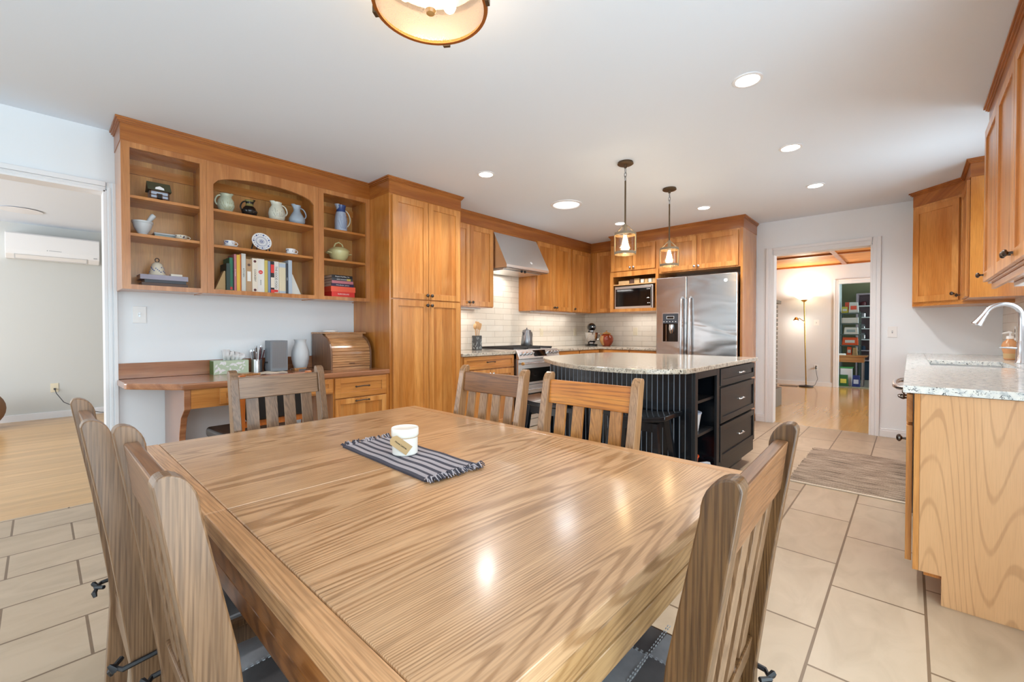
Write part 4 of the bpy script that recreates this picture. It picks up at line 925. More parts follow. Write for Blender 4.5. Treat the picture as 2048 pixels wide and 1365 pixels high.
# light switches and outlets
def plate(label, T, u, z, w=.072, h=.115, mat='white_plastic', kind='switch'):
    c = T @ Vector((u, 0, z-h/2)); nm = 'light_switch' if kind == 'switch' else 'power_outlet'
    r = thing(nm, label, 'light switch' if kind == 'switch' else 'outlet', tuple(c))
    M(T).box(u-w/2, u+w/2, .0003, .005, z-h/2, z+h/2).build('cover_plate', mat, r, bevel=.0015)
    if kind == 'switch':
        M(T).box(u-.005, u+.005, .005, .007, z-.013, z+.013).build('toggle_slot', 'steel_dark', r); M(T).box(u-.0035, u+.0035, .006, .016, z-.001, z+.008).build('toggle', mat, r)
    else:
        for dz in (-.021, .021):
            M(T).lathe([(.016, .005), (.016, .0065)], (u, 0, z+dz), 14, ax='y').build('socket', 'stone_grey' if mat == 'white_plastic' else mat, r)
    return r
plate('white light switch on the wall under the left shelf unit', FL(XL), .467, 1.232)
plate('white light switch on the back wall right of the doorway', FB(YB), -.137, 1.11, w=.076)
plate('cream outlet on the tiles beside the copper jar', FB(YB-.008), -3.03, 1.113, mat='cream_plastic', kind='o')
plate('cream outlet on the tiles left of the mixer', FL(XL+.008), 4.90, 1.10, mat='cream_plastic', kind='o')
plate('cream switch plate on the tiles just left of the mixer', FL(XL+.008), 5.75, 1.10, mat='cream_plastic', kind='o')
# ------------------------------------------------------------ dining table
TX0, TX1, TY0, TY1, TT = -1.88, -.315, .228, 1.306, .735
r = thing('dining_table', 'large oak dining table with a striped runner and candle jar on it', 'table', ((TX0+TX1)/2, (TY0+TY1)/2, 0))
xs = -1.085; bw = .042
M().box(TX0, xs-.0012, TY0+bw, TY1-bw, TT-.032, TT).build('table_leaf', 'oak_top', r, bevel=.0025)
M().box(xs+.0012, TX1, TY0+bw, TY1-bw, TT-.032, TT).build('table_leaf', 'oak_top', r, bevel=.0025)
for a, b in ((TX0, xs-.0015), (xs+.0015, TX1)):
    M().box(a, b, TY0, TY0+bw-.0005, TT-.034, TT).build('breadboard_end', 'oak_top_x', r, bevel=.004, seg=3)
    M().box(a, b, TY1-bw+.0005, TY1, TT-.034, TT).build('breadboard_end', 'oak_top_x', r, bevel=.004, seg=3)
    M().box(a, b, TY0+.003, TY0+.028, TT-.072, TT-.0335).build('edge_band', 'oak_edge_x', r, bevel=.003)
    M().box(a, b, TY1-.028, TY1-.003, TT-.072, TT-.0335).build('edge_band', 'oak_edge_x', r, bevel=.003)
M().box(TX1-.028, TX1-.002, TY0+.028, TY1-.028, TT-.072, TT-.0335).build('edge_band', 'oak_edge_y', r, bevel=.003)
M().box(TX0+.002, TX0+.028, TY0+.028, TY1-.028, TT-.072, TT-.0335).build('edge_band', 'oak_edge_y', r, bevel=.003)
for ya_, yb_ in ((TY0+.010, TY0+.035), (TY1-.035, TY1-.01)): M().box(TX0+.01, TX1-.008, ya_, yb_, TT-.124, TT-.083).build('apron', 'oak_edge_x', r, bevel=.003)
for xa_, xb_ in ((TX1-.033, TX1-.008), (TX0+.01, TX0+.035)): M().box(xa_, xb_, TY0+.035, TY1-.035, TT-.124, TT-.083).build('apron', 'oak_edge_y', r, bevel=.003)
m = M(); m.box(TX0+.06, TX1-.06, TY0+.06, TY1-.06, TT-.090, TT-.0335); m.build('underframe', 'timber_brown', r)
for x in (TX0+.22, TX1-.30):
    for y in (TY0+.30, TY1-.30): M().box(x-.04, x+.04, y-.04, y+.04, 0, TT-.0905).build('leg', 'chair_oak', r, bevel=.006)
# runner with stripes and fringed ends
def quadpt(a, b): # bilinear on the runner corners
    fl, bl, br, fr = (-1.375, .672), (-1.375, .848), (-.905, .842), (-.905, .658)
    return ((1-a)*((1-b)*fl[0]+b*bl[0]) + a*((1-b)*fr[0]+b*br[0]), (1-a)*((1-b)*fl[1]+b*bl[1]) + a*((1-b)*fr[1]+b*br[1]))
def strip_mesh(m, b0, b1, z0, z1, n=24):
    for i in range(n):
        a0, a1 = i/n, (i+1)/n
        def hz(a, b): return z1 + .0010*math.sin(a*17+b*3)+.0008*math.sin(b*19)
        P = [quadpt(a0, b0), quadpt(a1, b0), quadpt(a1, b1), quadpt(a0, b1)]; ab = [(a0, b0), (a1, b0), (a1, b1), (a0, b1)]
        v = m._v([(p[0], p[1], z0) for p in P] + [(p[0], p[1], hz(*q)) for p, q in zip(P, ab)])
        for f in ((0, 1, 2, 3), (4, 5, 6, 7), (0, 1, 5, 4), (2, 3, 7, 6)) + (((0, 3, 7, 4),) if i == 0 else ()) + (((1, 2, 6, 5),) if i == n-1 else ()): m._f([v[q] for q in f])
r = thing('table_runner', 'folded dark and pale striped cotton runner with fringed ends on the table', 'table runner', (-1.14, .75, TT))
seg_ = []; b_ = 0.0
for k in range(6):
    seg_ += [(.075, 0), (.016, 1), (.006, 0), (.022, 1), (.006, 0), (.022, 1), (.006, 0), (.014, 1)]
tot = sum(q[0] for q in seg_)+.075; seg_.append((.075, 0)); md_, ml_ = M(), M()
for w_, pale in seg_:
    nn = max(1, int(w_/tot/.02))
    for j in range(nn): strip_mesh(ml_ if pale else md_, b_+w_/tot*j/nn, b_+w_/tot*(j+1)/nn, TT+.0002, TT+(.0056 if pale else .0050))
    b_ += w_/tot
md_.build('cloth', 'runner_dark', r); ml_.build('pale_stripes', 'runner_light', r)
random.seed(21)
for mat, cnt, e in (('runner_dark', 80, True), ('runner_light', 60, True), ('runner_dark', 45, False), ('runner_light', 35, False)):
    m = M()
    for k in range(cnt):
        a = 1.0 if e else 0.0; b = random.uniform(.0, 1.0); x, y = quadpt(a, b); s = 1 if e else -1
        L = random.uniform(.012, .034) if e else random.uniform(.01, .022); dy = random.uniform(-.014, .014)
        m.tube([(x-s*.004, y, TT+.004), (x+s*L*.5, y+dy*.6, TT+.006+random.uniform(0, .010)), (x+s*L, y+dy, TT+.003+random.uniform(0, .006))], [.0022, .0020, .0012], 5)
    o = m.build('fringe', mat, r, smooth=True); o['kind'] = 'stuff'
# candle jar with tag
jx, jy, jz = -1.150, .762, TT+.0060
r = thing('candle_jar', 'white lidded candle jar with kraft tag on the runner', 'jar', (jx, jy, jz))
M().lathe([(.036, 0), (.0385, .003), (.0385, .060)], (jx, jy, jz), 40).build('jar', 'candle_white', r, smooth=True, bevel=0)
M().lathe([(.041, .058), (.0415, .060), (.0415, .078), (.040, .081), (.037, .079), (.001, .079)], (jx, jy, jz), 40).build('lid', 'candle_white', r, smooth=True)
vx, vy = -jx, -jy; L0 = math.hypot(vx, vy); dx, dy = vx/L0, vy/L0; px, py = -dy, dx   # towards the open side of the table
# tag hangs at the side facing the chairs on the left
n = Vector((dx*.92-px*.0, dy*.92, 0)).normalized(); t = Vector((-n.y, n.x, 0)); up = Vector((0, 0, 1))
C0 = Vector((jx, jy, jz+.036)) + n*.0400 - t*.012
a = math.radians(-38); U = t*math.cos(a)*1 + up*math.sin(a); V = -t*math.sin(a) + up*math.cos(a)
Tt = Matrix(((U.x, V.x, n.x, C0.x), (U.y, V.y, n.y, C0.y), (U.z, V.z, n.z, C0.z), (0, 0, 0, 1)))
m = M(Tt); m.prism([(-.036, -.005), (-.027, -.016), (.031, -.016), (.031, .016), (-.027, .016), (-.036, .005)], 'z', 0, .0008); m.build('tag', 'kraft', r)
text(r, 'Home Lettres', .0075, C0+n*.0012, U, V, 'ink')
M().tube([(jx+.040*math.cos(q), jy+.040*math.sin(q), jz+.054) for q in [2*PI*i/24 for i in range(24)]], .0010, 5, closed=True).build('string', 'kraft', r)
# ------------------------------------------------------------ dining chairs (local: sitter faces +y)
def chair(label, loc, rotz, rail='chair_rail', body='chair_oak', slat=None, H=.95, W=.43):
    r = thing('dining_chair', label, 'chair', (loc[0], loc[1], 0), rotz, group='oak slat-back chairs around the dining table'); local(r)
    slat = slat or body
    yb = -.25; t = .032; h = W/2
    def prof():
        p = [(-.232, 0), (-.190, 0), (-.164, .40), (-.166, .46), (-.192, .70), (yb+.018, H-.05)]
        for i in range(1, 8):
            q = PI/2*i/7; p.append((yb+.018-.036*(1-math.cos(q)), H-.05+.05*math.sin(q)))
        p += [(yb-.025, H-.003), (yb-.029, H-.012), (-.242, .70), (-.212, .46), (-.210, .40)]
        return p
    for s in (-1, 1):
        x0 = s*h if s < 0 else h-t; M().prism(prof(), 'x', x0, x0+t).build('rear_leg', body, r, bevel=.0025)
        M().box(x0+(.002 if s > 0 else -.004), x0+t+(.004 if s > 0 else -.002), .165, .20, 0, .425).build('front_leg', body, r, bevel=.002)
        M().box(x0+.008, x0+t-.008, -.20, .17, .365, .425).build('side_rail', body, r, bevel=.002)
        M().box(x0+.009, x0+t-.009, -.22, .17, .13, .155).build('side_stretcher', body, r, bevel=.002)
    def slab(z0, z1, x0, x1, y0, y1, th):
        m = M(); v = m._v([(x0, y0, z0), (x1, y0, z0), (x1, y0+th, z0), (x0, y0+th, z0), (x0, y1, z1), (x1, y1, z1), (x1, y1+th, z1), (x0, y1+th, z1)])
        for f in ((0, 1, 2, 3), (4, 5, 6, 7), (0, 1, 5, 4), (1, 2, 6, 5), (2, 3, 7, 6), (3, 0, 4, 7)): m._f([v[q] for q in f])
        return m
    slab(H-.125, H-.032, -h+t, h-t, yb-.003, yb-.015, .022).build('top_rail', rail, r, bevel=.003)
    slab(.485, .53, -h+t, h-t, -.203, -.209, .020).build('lower_rail', body, r, bevel=.003)
    wI = W-2*t; sw = .048; g = (wI-4*sw)/5
    for k in range(4):
        x = -h+t+g+k*(sw+g); slab(.53, H-.125, x, x+sw, -.204, yb+.002, .010).build('slat', slat, r, bevel=.001)
    M().box(-h+.01, h-.01, -.20, -.175, .365, .425).build('back_apron', body, r, bevel=.002)
    M().box(-h+t, h-t, .172, .194, .365, .425).build('front_apron', body, r, bevel=.002)
    M().box(-h+.004, h-.004, -.19, .21, .425, .442).build('seat', body, r, bevel=.004)
    m = M(); nx = 10; P = {}
    for i in range(nx+1):
        for j in range(nx+1):
            u, v = -1+2*i/nx, -1+2*j/nx; e = max(0, (1-abs(u)**6)*(1-abs(v)**6)); z = .4425+.006+.032*e**.4 + .003*math.cos(u*9)*math.cos(v*9)*e
            P[i, j] = (u*.195, v*.185+.012, z)
    V1 = {k: m.bm.verts.new(p) for k, p in P.items()}; V0 = {k: m.bm.verts.new((p[0], p[1], .4424)) for k, p in P.items()}
    for i in range(nx):
        for j in range(nx):
            m._f([V1[i, j], V1[i+1, j], V1[i+1, j+1], V1[i, j+1]]); m._f([V0[i, j], V0[i, j+1], V0[i+1, j+1], V0[i+1, j]])
    for i in range(nx):
        for e in (0, nx): m._f([V0[i, e], V0[i+1, e], V1[i+1, e], V1[i, e]]); m._f([V0[e, i], V0[e, i+1], V1[e, i+1], V1[e, i]])
    cu = m.build('seat_pad', 'grey_fabric', r, smooth=True)
    m = M()
    for k in (-.33, .33):
        for q in (-.012, .012):
            for i in range(34):
                u = -.93+1.86*i/34; du = .025
                zz = .4425+.0385
                m.box((u)*.195, (u+du)*.195, (k+q)*.185+.011, (k+q)*.185+.0125, zz, zz+.0022); m.box((k+q)*.195-.0008, (k+q)*.195+.0008, u*.185+.012, (u+du)*.185+.012, zz, zz+.0022)
    m.build('stitching', 'stitch', cu)
    for s in (-1, 1):
        m = M(); x = s*(h-.016); m.tube([(x-s*.03, -.16, .458), (x+s*.020, -.170, .456), (x+s*.020, -.224, .45), (x, -.236, .45), (x-s*.018, -.222, .452)], .005, 6)
        m.tube([(x, -.232, .452), (x+s*.008, -.240, .458), (x+s*.012, -.236, .45), (x+s*.002, -.234, .448), (x-s*.008, -.240, .440), (x-s*.012, -.238, .430)], [.004, .006, .006, .004, .006, .004], 6)
        m.build('tie', 'strap_black', cu, smooth=True)
    return r
def place(bx, by, rot):   # chair origin from the centre of the top rail
    q = Vector((0, -.25)); c, s = math.cos(rot), math.sin(rot)
    return (bx-(c*q.x-s*q.y), by-(s*q.x+c*q.y))
chair('oak slat-back chair in the foreground at left, nearest the lower left corner', place(-.855, .114, 0), 0)
chair('oak slat-back chair just beyond the foreground left chair', place(-1.360, .078, 0), 0)
chair('oak slat-back chair at the far end of the table, backed to the desk', place(-2.14, .745, -PI/2+.02), -PI/2+.02, W=.405, rail='chair_rail_grey')
chair('oak slat-back chair with dark brown rail in front of the range', place(-1.45, 1.437, PI), PI, rail='brown_rail', body='chair_warm')
chair('oak slat-back chair with bright orange top rail in front of the island', place(-.915, 1.437, PI), PI, rail='orange_rail', slat='orange_oak', body='chair_warm')
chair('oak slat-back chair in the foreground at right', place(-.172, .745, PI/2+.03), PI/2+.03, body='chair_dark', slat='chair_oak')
# ------------------------------------------------------------ desk chair
r = thing('desk_chair', 'black leather chair with orange wood frame at the desk', 'chair', (-2.98, .92, 0), math.radians(90+4)); local(r)
for s in (-1, 1):
    m = M(); m.prism([(-.25, 0), (-.215, 0), (-.205, .42), (-.235, .875), (-.262, .875), (-.24, .42)], 'x', s*.185-.016, s*.185+.016); m.build('rear_leg', 'orange_frame', r, bevel=.004)
    M().box(s*.185-.016, s*.185+.016, .17, .20, 0, .46).build('front_leg', 'orange_frame', r, bevel=.004)
M().box(-.169, .169, -.232, -.212, .575, .61).build('lower_rail', 'orange_frame', r, bevel=.003)
M().box(-.169, .169, -.258, -.238, .835, .865).build('top_rail', 'orange_frame', r, bevel=.003)
M().box(-.17, .17, -.225, -.205, .41, .46).build('back_apron', 'orange_frame', r); M().box(-.17, .17, .175, .195, .41, .46).build('front_apron', 'orange_frame', r)
M().box(-.165, .165, -.262, -.222, .612, .833).build('backrest', 'black_leather', r, bevel=.014, seg=3)
M().box(-.215, .215, -.20, .255, .461, .525).build('seat', 'black_leather', r, bevel=.022, seg=4)
# ------------------------------------------------------------ things in the open shelves
s1, s2, sb = 1.985, 1.745, 1.415
XF = -3.70
r = thing('model_house', 'small half-timbered model house with mossy roof on the top left shelf', 'figurine', (-3.74, .56, s1+.0005)); z = s1+.0005
M().box(-3.78, -3.70, .50, .60, z, z+.072).build('walls', 'pale_blue', r)
M().prism([(-3.797, z+.068), (-3.683, z+.068), (-3.74, z+.132)], 'y', .488, .612).build('roof', 'roof_moss', r)
m = M(); f = -3.6995
for a, b, c, d in ((.498, .602, 0, .022), (.498, .506, .02, .068), (.594, .602, .02, .068), (.498, .602, .062, .068), (.535, .565, .0, .05), (.498, .602, .038, .043)): m.box(f, f+.003, a, b, z+c, z+d)
m.build('timbers', 'timber_brown', r)
M().prism([(.525, z+.07), (.575, z+.07), (.572, z+.088), (.55, z+.098), (.528, z+.088)], 'x', -3.715, -3.690).build('dormer', 'porcelain', r)
m = M(); m.box(-3.6965, -3.695, .54, .56, z+.018, z+.045); m.build('door', 'ink', r)
z = s2+.0005
M().lathe([(.026, 0), (.028, .006), (.024, .012), (.046, .05), (.052, .078), (.055, .08), (.055, .092), (.051, .092), (.044, .055), (.02, .018), (.001, .016)], (-3.71, .462, z), 36, cap=False).build('mortar', 'vase_grey', smooth=True, label='pale grey footed mortar bowl on the left unit', cat='mortar')
M().tube([(-3.715, .468, z+.045), (-3.71, .485, z+.085), (-3.70, .515, z+.135), (-3.698, .521, z+.142)], [.013, .011, .016, .012], 14).build('pestle', 'vase_grey', smooth=True, label='pale grey pestle standing in the mortar', cat='pestle')
r = thing('trinket_box', 'blue-green lidded dish behind the mortar', 'dish', (-3.80, .60, z))
M().box(-3.86, -3.76, .53, .665, z, z+.030).build('base', 'teal_mix', r, bevel=.004); M().box(-3.863, -3.757, .527, .668, z+.030, z+.042).build('lid', 'vase_grey', r, bevel=.004)
def cup(name, label, x, y, z, rad, h, mat='porcelain', ang=60, saucer=False, deco=None, cat='cup'):
    r = thing(name, label, cat, (x, y, z))
    b = 0
    if saucer: M().lathe([(.02, 0), (.03, .002), (rad*1.5, .008), (rad*1.5, .010), (.02, .004)], (x, y, z), 28).build('saucer', mat, r, smooth=True); b = .0045
    M().lathe([(rad*.5, b), (rad*.55, b+.004), (rad*.9, b+h*.45), (rad, b+h), (rad-.003, b+h), (rad*.85, b+h*.4), (.001, b+.006)], (x, y, z), 28).build('bowl', mat, r, smooth=True)
    a = math.radians(ang); c, s = math.cos(a), math.sin(a)
    pts = [(x+c*(rad*.88+d), y+s*(rad*.88+d), z+b+zz) for d, zz in ((-.003, h*.8), (.012, h*.86), (.020, h*.62), (.014, h*.36), (-.006, h*.32))]
    M().tube(pts, .0028, 8).build('handle', mat, r, smooth=True)
    if deco:
        m = M(); random.seed(int(y*1000))
        for k in range(16):
            q = a+PI+random.uniform(-2.2, 2.2); zz = b+h*random.uniform(.45, .85); rr = rad*(.90+.10*(zz-b-h*.45)/(h*.55)) + .0002
            T = Matrix.Translation((x+rr*math.cos(q), y+rr*math.sin(q), z+zz)) @ Matrix.Rotation(q, 4, 'Z'); m.T = T; s_ = random.uniform(.0018, .004); m.box(-.001, .0006, -s_, s_, -s_, s_)
        m.build('painted_flowers', deco, r)
    return r
cup('teacup', 'ivory floral cup at the right of the left shelf unit', -3.72, .668, z, .036, .034, 'ivory', 75, deco='cover_purple')
z = sb+.0005
def book(label, x0, x1, y0, y1, z0, z1, cover, spine='x', group=None, title=None, tmat='white_ink', name='book', tsz=None):
    r = thing(name, label, 'book', ((x0+x1)/2, (y0+y1)/2, z0), group=group)
    m = M()
    if z1-z0 > y1-y0:   # standing, spine at x1
        m.box(x0, x1, y0, y0+.0015, z0, z1); m.box(x0, x1, y1-.0015, y1, z0, z1); m.box(x1-.002, x1, y0+.0015, y1-.0015, z0, z1)
        m.build('cover', cover, r); M().box(x0+.003, x1-.002, y0+.0016, y1-.0016, z0+.002, z1-.003).build('pages', 'cover_pages', r)
    else:
        m.box(x0, x1, y0, y1, z0, z0+.0015); m.box(x0, x1, y0, y1, z1-.0015, z1); m.box(x1-.002, x1, y0, y1, z0+.0015, z1-.0015)
        m.build('cover', cover, r); M().box(x0+.003, x1-.002, y0+.002, y1-.002, z0+.0016, z1-.0016).build('pages', 'cover_pages', r)
    if title:
        if z1-z0 > y1-y0: text(r, title, tsz or (y1-y0)*.55, (x1+.0003, (y0+y1)/2, (z0+z1)/2), (0, 0, -1), (0, 1, 0), tmat, 'title')
        else: text(r, title, tsz or (z1-z0)*.62, (x1+.0003, (y0+y1)/2, (z0+z1)/2), (0, 1, 0), (0, 0, 1), tmat, 'title')
    return r
G1 = 'books lying under the bell'
book('brown book at the bottom of the stack under the bell', -3.86, -3.705, .455, .70, z, z+.026, 'cover_brown', group=G1)
book('charcoal ornamented book in the middle of the stack under the bell', -3.86, -3.700, .468, .69, z+.0265, z+.046, 'cover_charcoal', group=G1)
m = M()
b3 = book('mauve grey book on top of the stack, directly under the bell', -3.86, -3.695, .445, .70, z+.0465, z+.078, 'cover_lilac', group=G1)
zb_ = z+.0785
r = thing('ceramic_bell', 'white ceramic bell with blue flowers on the stacked books', 'bell', (-3.76, .542, zb_))
M().lathe([(.050, 0), (.052, .003), (.044, .012), (.036, .050), (.029, .076), (.014, .090), (.001, .092)], (-3.76, .542, zb_), 32).build('body', 'ivory', r, smooth=True)
m = M()
for k in range(14):
    q = -1.4+2.8*((k*5) % 14)/13; h = .022+.040*((k*3) % 5)/5; rr = .0445-.21*(h-.012)+.0005
    m.T = Matrix.Translation((-3.76+rr*math.cos(q), .542+rr*math.sin(q), zb_+h)) @ Matrix.Rotation(q, 4, 'Z'); m.box(-.001, .0012, -.003, .003, -.003, .003)
m.build('painted_flowers', 'china_blue', r)
M().tube([(-3.76, .542+.011*math.cos(q), zb_+.105+.013*math.sin(q)) for q in [2*PI*i/14 for i in range(14)]], .0028, 7, closed=True).build('loop_handle', 'black_plastic', r, smooth=True)
M().box(-3.78, -3.715, .608, .672, zb_, zb_+.015).build('small_book', 'cover_cream', bevel=.002, label='tiny cream book lying beside the bell', cat='book')
# pitchers on the arched shelf
def pitcher(label, x, y, z, prof, body, neck=None, hs=1, spout=None, hmat=None, hw=.0055, hz=(.9, .35), hd=.03, stems=False):
    r = thing('pitcher', label, 'pitcher', (x, y, z), group='glazed pitchers')
    H = prof[-1][1]
    def rad(h):
        for (r0, h0), (r1, h1) in zip(prof, prof[1:]):
            if h0 <= h <= h1: return r0+(r1-r0)*(h-h0)/max(1e-6, h1-h0)
        return prof[-1][0]
    n = 32; full = prof + [(prof[-1][0]-.004, H), (prof[-1][0]-.006, H-.03)]
    m = M(); m.lathe(full, (x, y, z), n, cap=True)
    for v in m.bm.verts:                                  # pull a spout out of the rim, away from the handle
        h = v.co.z-z; d = Vector((v.co.x-x, v.co.y-y)); 
        if h > H-.028 and d.length > .001 and (d.y*hs) < -.6*d.length: v.co.y -= hs*.014*(h-(H-.028))/.028*((-d.y*hs)/d.length-.6)/.4; v.co.z += .006*(h-(H-.028))/.028
    m.build('body', body, r, smooth=True)
    if neck:
        h0 = neck[1]; pn = [(rad(h)+.0012, h) for h in [h0+(H-h0)*i/6 for i in range(7)]]
        M().lathe(pn, (x, y, z), n, cap=False).build('neck_glaze', neck[0], r, smooth=True)
    za, zc = H*hz[0], H*hz[1]
    pts = []
    for i in range(11):
        t = i/10; zz = za+(zc-za)*t; ra = rad(za)+(rad(zc)-rad(za))*t; pts.append((x+.0, y+hs*(ra-.004+hd*math.sin(PI*t)**.8), z+zz+.012*math.sin(PI*min(1, t*2))*(1-t)))
    M().tube(pts, hw, 9).build('handle', hmat or body, r, smooth=True)
    if stems:
        m = M(); random.seed(int(y*77))
        for k in range(7):
            q = -.9+1.8*k/6; h = H*random.uniform(.4, .7); a0 = q*.4
            P = [(x+(rad(H*.1+(h-H*.1)*u)+.0006)*math.cos(a0+(q-a0)*u), y+(rad(H*.1+(h-H*.1)*u)+.0006)*math.sin(a0+(q-a0)*u), z+H*.1+(h-H*.1)*u) for u in (0, .3, .6, 1)]
            m.tube(P, .0010, 4)
        m.build('painted_grass', stems, r)
    return r
zA = 1.9905
pitcher('pale green round pitcher, leftmost on the arched shelf', -3.72, .935, zA, [(.030, 0), (.042, .012), (.056, .05), (.052, .085), (.034, .112), (.032, .124), (.038, .136)], 'celadon', hs=-1, hd=.026, stems='olive_glaze')
pitcher('dark glazed jug with olive neck, second on the arched shelf', -3.72, 1.09, zA, [(.034, 0), (.048, .015), (.054, .04), (.040, .068), (.024, .082), (.022, .11), (.030, .124)], 'dark_glaze', neck=('olive_glaze', .076), hs=-1, hd=.024)
pitcher('cream pitcher with painted reeds, third on the arched shelf', -3.72, 1.285, zA, [(.038, 0), (.055, .02), (.062, .06), (.054, .095), (.036, .125), (.034, .14), (.038, .150)], 'cream_glaze', hs=1, hd=.032, stems='ink')
pitcher('blue-grey pear-shaped pitcher, rightmost on the arched shelf', -3.72, 1.438, zA, [(.042, 0), (.060, .02), (.062, .045), (.044, .08), (.026, .11), (.024, .135), (.032, .158)], 'blue_grey_glaze', hs=1, hd=.034)
pitcher('tall blue jug with dark blue neck on the right unit', -3.72, 1.812, 1.9955, [(.044, 0), (.052, .008), (.053, .10), (.044, .16), (.036, .185), (.038, .215), (.043, .232)], 'pale_blue', neck=('cobalt', .172), hs=1, hd=.045, hmat='cream_glaze', stems='cobalt', hz=(.86, .2))
zB = 1.7355
cup('teacup', 'white teacup on the middle shelf beside the display plate', -3.72, .957, zB, .037, .046, ang=80, saucer=True, deco='china_blue')
cup('teacup', 'floral teacup at the right of the middle shelf', -3.72, 1.388, zB, .037, .046, ang=80, saucer=True, deco='cover_purple')
# display plate
r = thing('display_plate', 'round blue and white plate tilted on a black stand', 'plate', (-3.76, 1.18, zB))
Tp = Matrix.Translation((-3.745, 1.18, zB+.083)) @ Matrix.Rotation(math.radians(74), 4, 'Y')
m = M(Tp); m.lathe([(.001, 0), (.045, .0), (.070, .006), (.070, .009), (.045, .003), (.001, .003)], n=40, cap=False); m.build('plate', 'porcelain', r, smooth=True)
m = M(Tp)
for R0 in (.018, .034, .040): m.lathe([(R0, .0031), (R0+.0016, .0031), (R0+.0016, .0040), (R0, .0040), (R0, .0031)], n=36, cap=False)
for k in range(20):
    a = 2*PI*k/20; m.T = Tp @ Matrix.Rotation(a, 4, 'Z') @ Matrix.Translation((.056, 0, .0055)) @ Matrix.Rotation(-.22, 4, 'Y'); s_ = .005 if k % 3 == 0 else .0022; m.box(-s_, s_, -s_*1.2, s_*1.2, 0, .0012)
for k in range(8):
    a = 2*PI*k/8; m.T = Tp @ Matrix.Rotation(a, 4, 'Z'); m.box(.004, .014, -.002, .002, .0031, .0038)
m.build('painted_pattern', 'china_blue', r)
m = M()
for s in (-1, 1):
    m.tube([(-3.71, 1.18+s*.045, zB+.028), (-3.705, 1.18+s*.045, zB+.004), (-3.80, 1.18+s*.06, zB+.004), (-3.80, 1.18+s*.03, zB+.12)], .005, 6)
m.tube([(-3.80, 1.15, zB+.12), (-3.785, 1.18, zB+.155), (-3.80, 1.21, zB+.12)], .005, 6); m.tube([(-3.705, 1.135, zB+.004), (-3.705, 1.225, zB+.004)], .005, 6)
m.build('stand', 'black_plastic', r, smooth=True)
# bookends and standing cookbooks
M().prism([(.856, sb+.0005), (.925, sb+.0005), (.925, sb+.145), (.914, sb+.145)], 'x', -3.76, -3.70).build('bookend', 'kraft', bevel=.003, label='tan wedge bookend at the left of the cookbooks', cat='bookend')
rows = [(.951, 'cover_dark green', .150, 'dark green thin cookbook, leftmost of the standing row', None), (.9725, 'cover_green', .185, 'green cookbook with red foot, second in the standing row', None), (.9780, 'cover_black', .168, 'black sliver of a book right of the green cookbook', None),
        (.9930, 'cover_pink', .205, 'pink-spined book between the green and yellow ones', 'ZZ  COOKING'), (1.0150, 'cover_yellow', .203, 'yellow-orange cookbook in the standing row', None), (1.0270, 'cover_orange', .209, 'red-orange spined book left of the wide pale one', None),
        (1.0560, 'cover_pale_grey', .214, 'wide pale grey cookbook, tallest of the standing row', 'KITCHEN'), (1.0960, 'cover_tan', .186, 'tan cookbook with white label on its spine', None), (1.1330, 'cover_cream', .193, 'cream cookbook with red blossoms on its spine', 'COOKERY'),
        (1.1860, 'cover_white', .196, 'wide white cookbook with a red round badge', None), (1.2080, 'cover_gold', .190, 'yellow-gold cookbook right of the badge book', None), (1.2250, 'cover_blue_grey', .187, 'blue grey book right of the gold one', None),
        (1.2510, 'cover_black', .186, 'black and red spined cookbook', None), (1.2900, 'cover_white', .190, 'white cookbook with black title and red foot', 'THE GOOD FOOD'), (1.3400, 'cover_beige', .188, 'pale yellow and blue wide cookbook', None),
        (1.3560, 'cover_charcoal', .184, 'thin charcoal book near the right bookend', 'TASTE'), (1.3840, 'cover_light_blue', .205, 'light blue grey book at the right end of the row', None)]
y = .9265
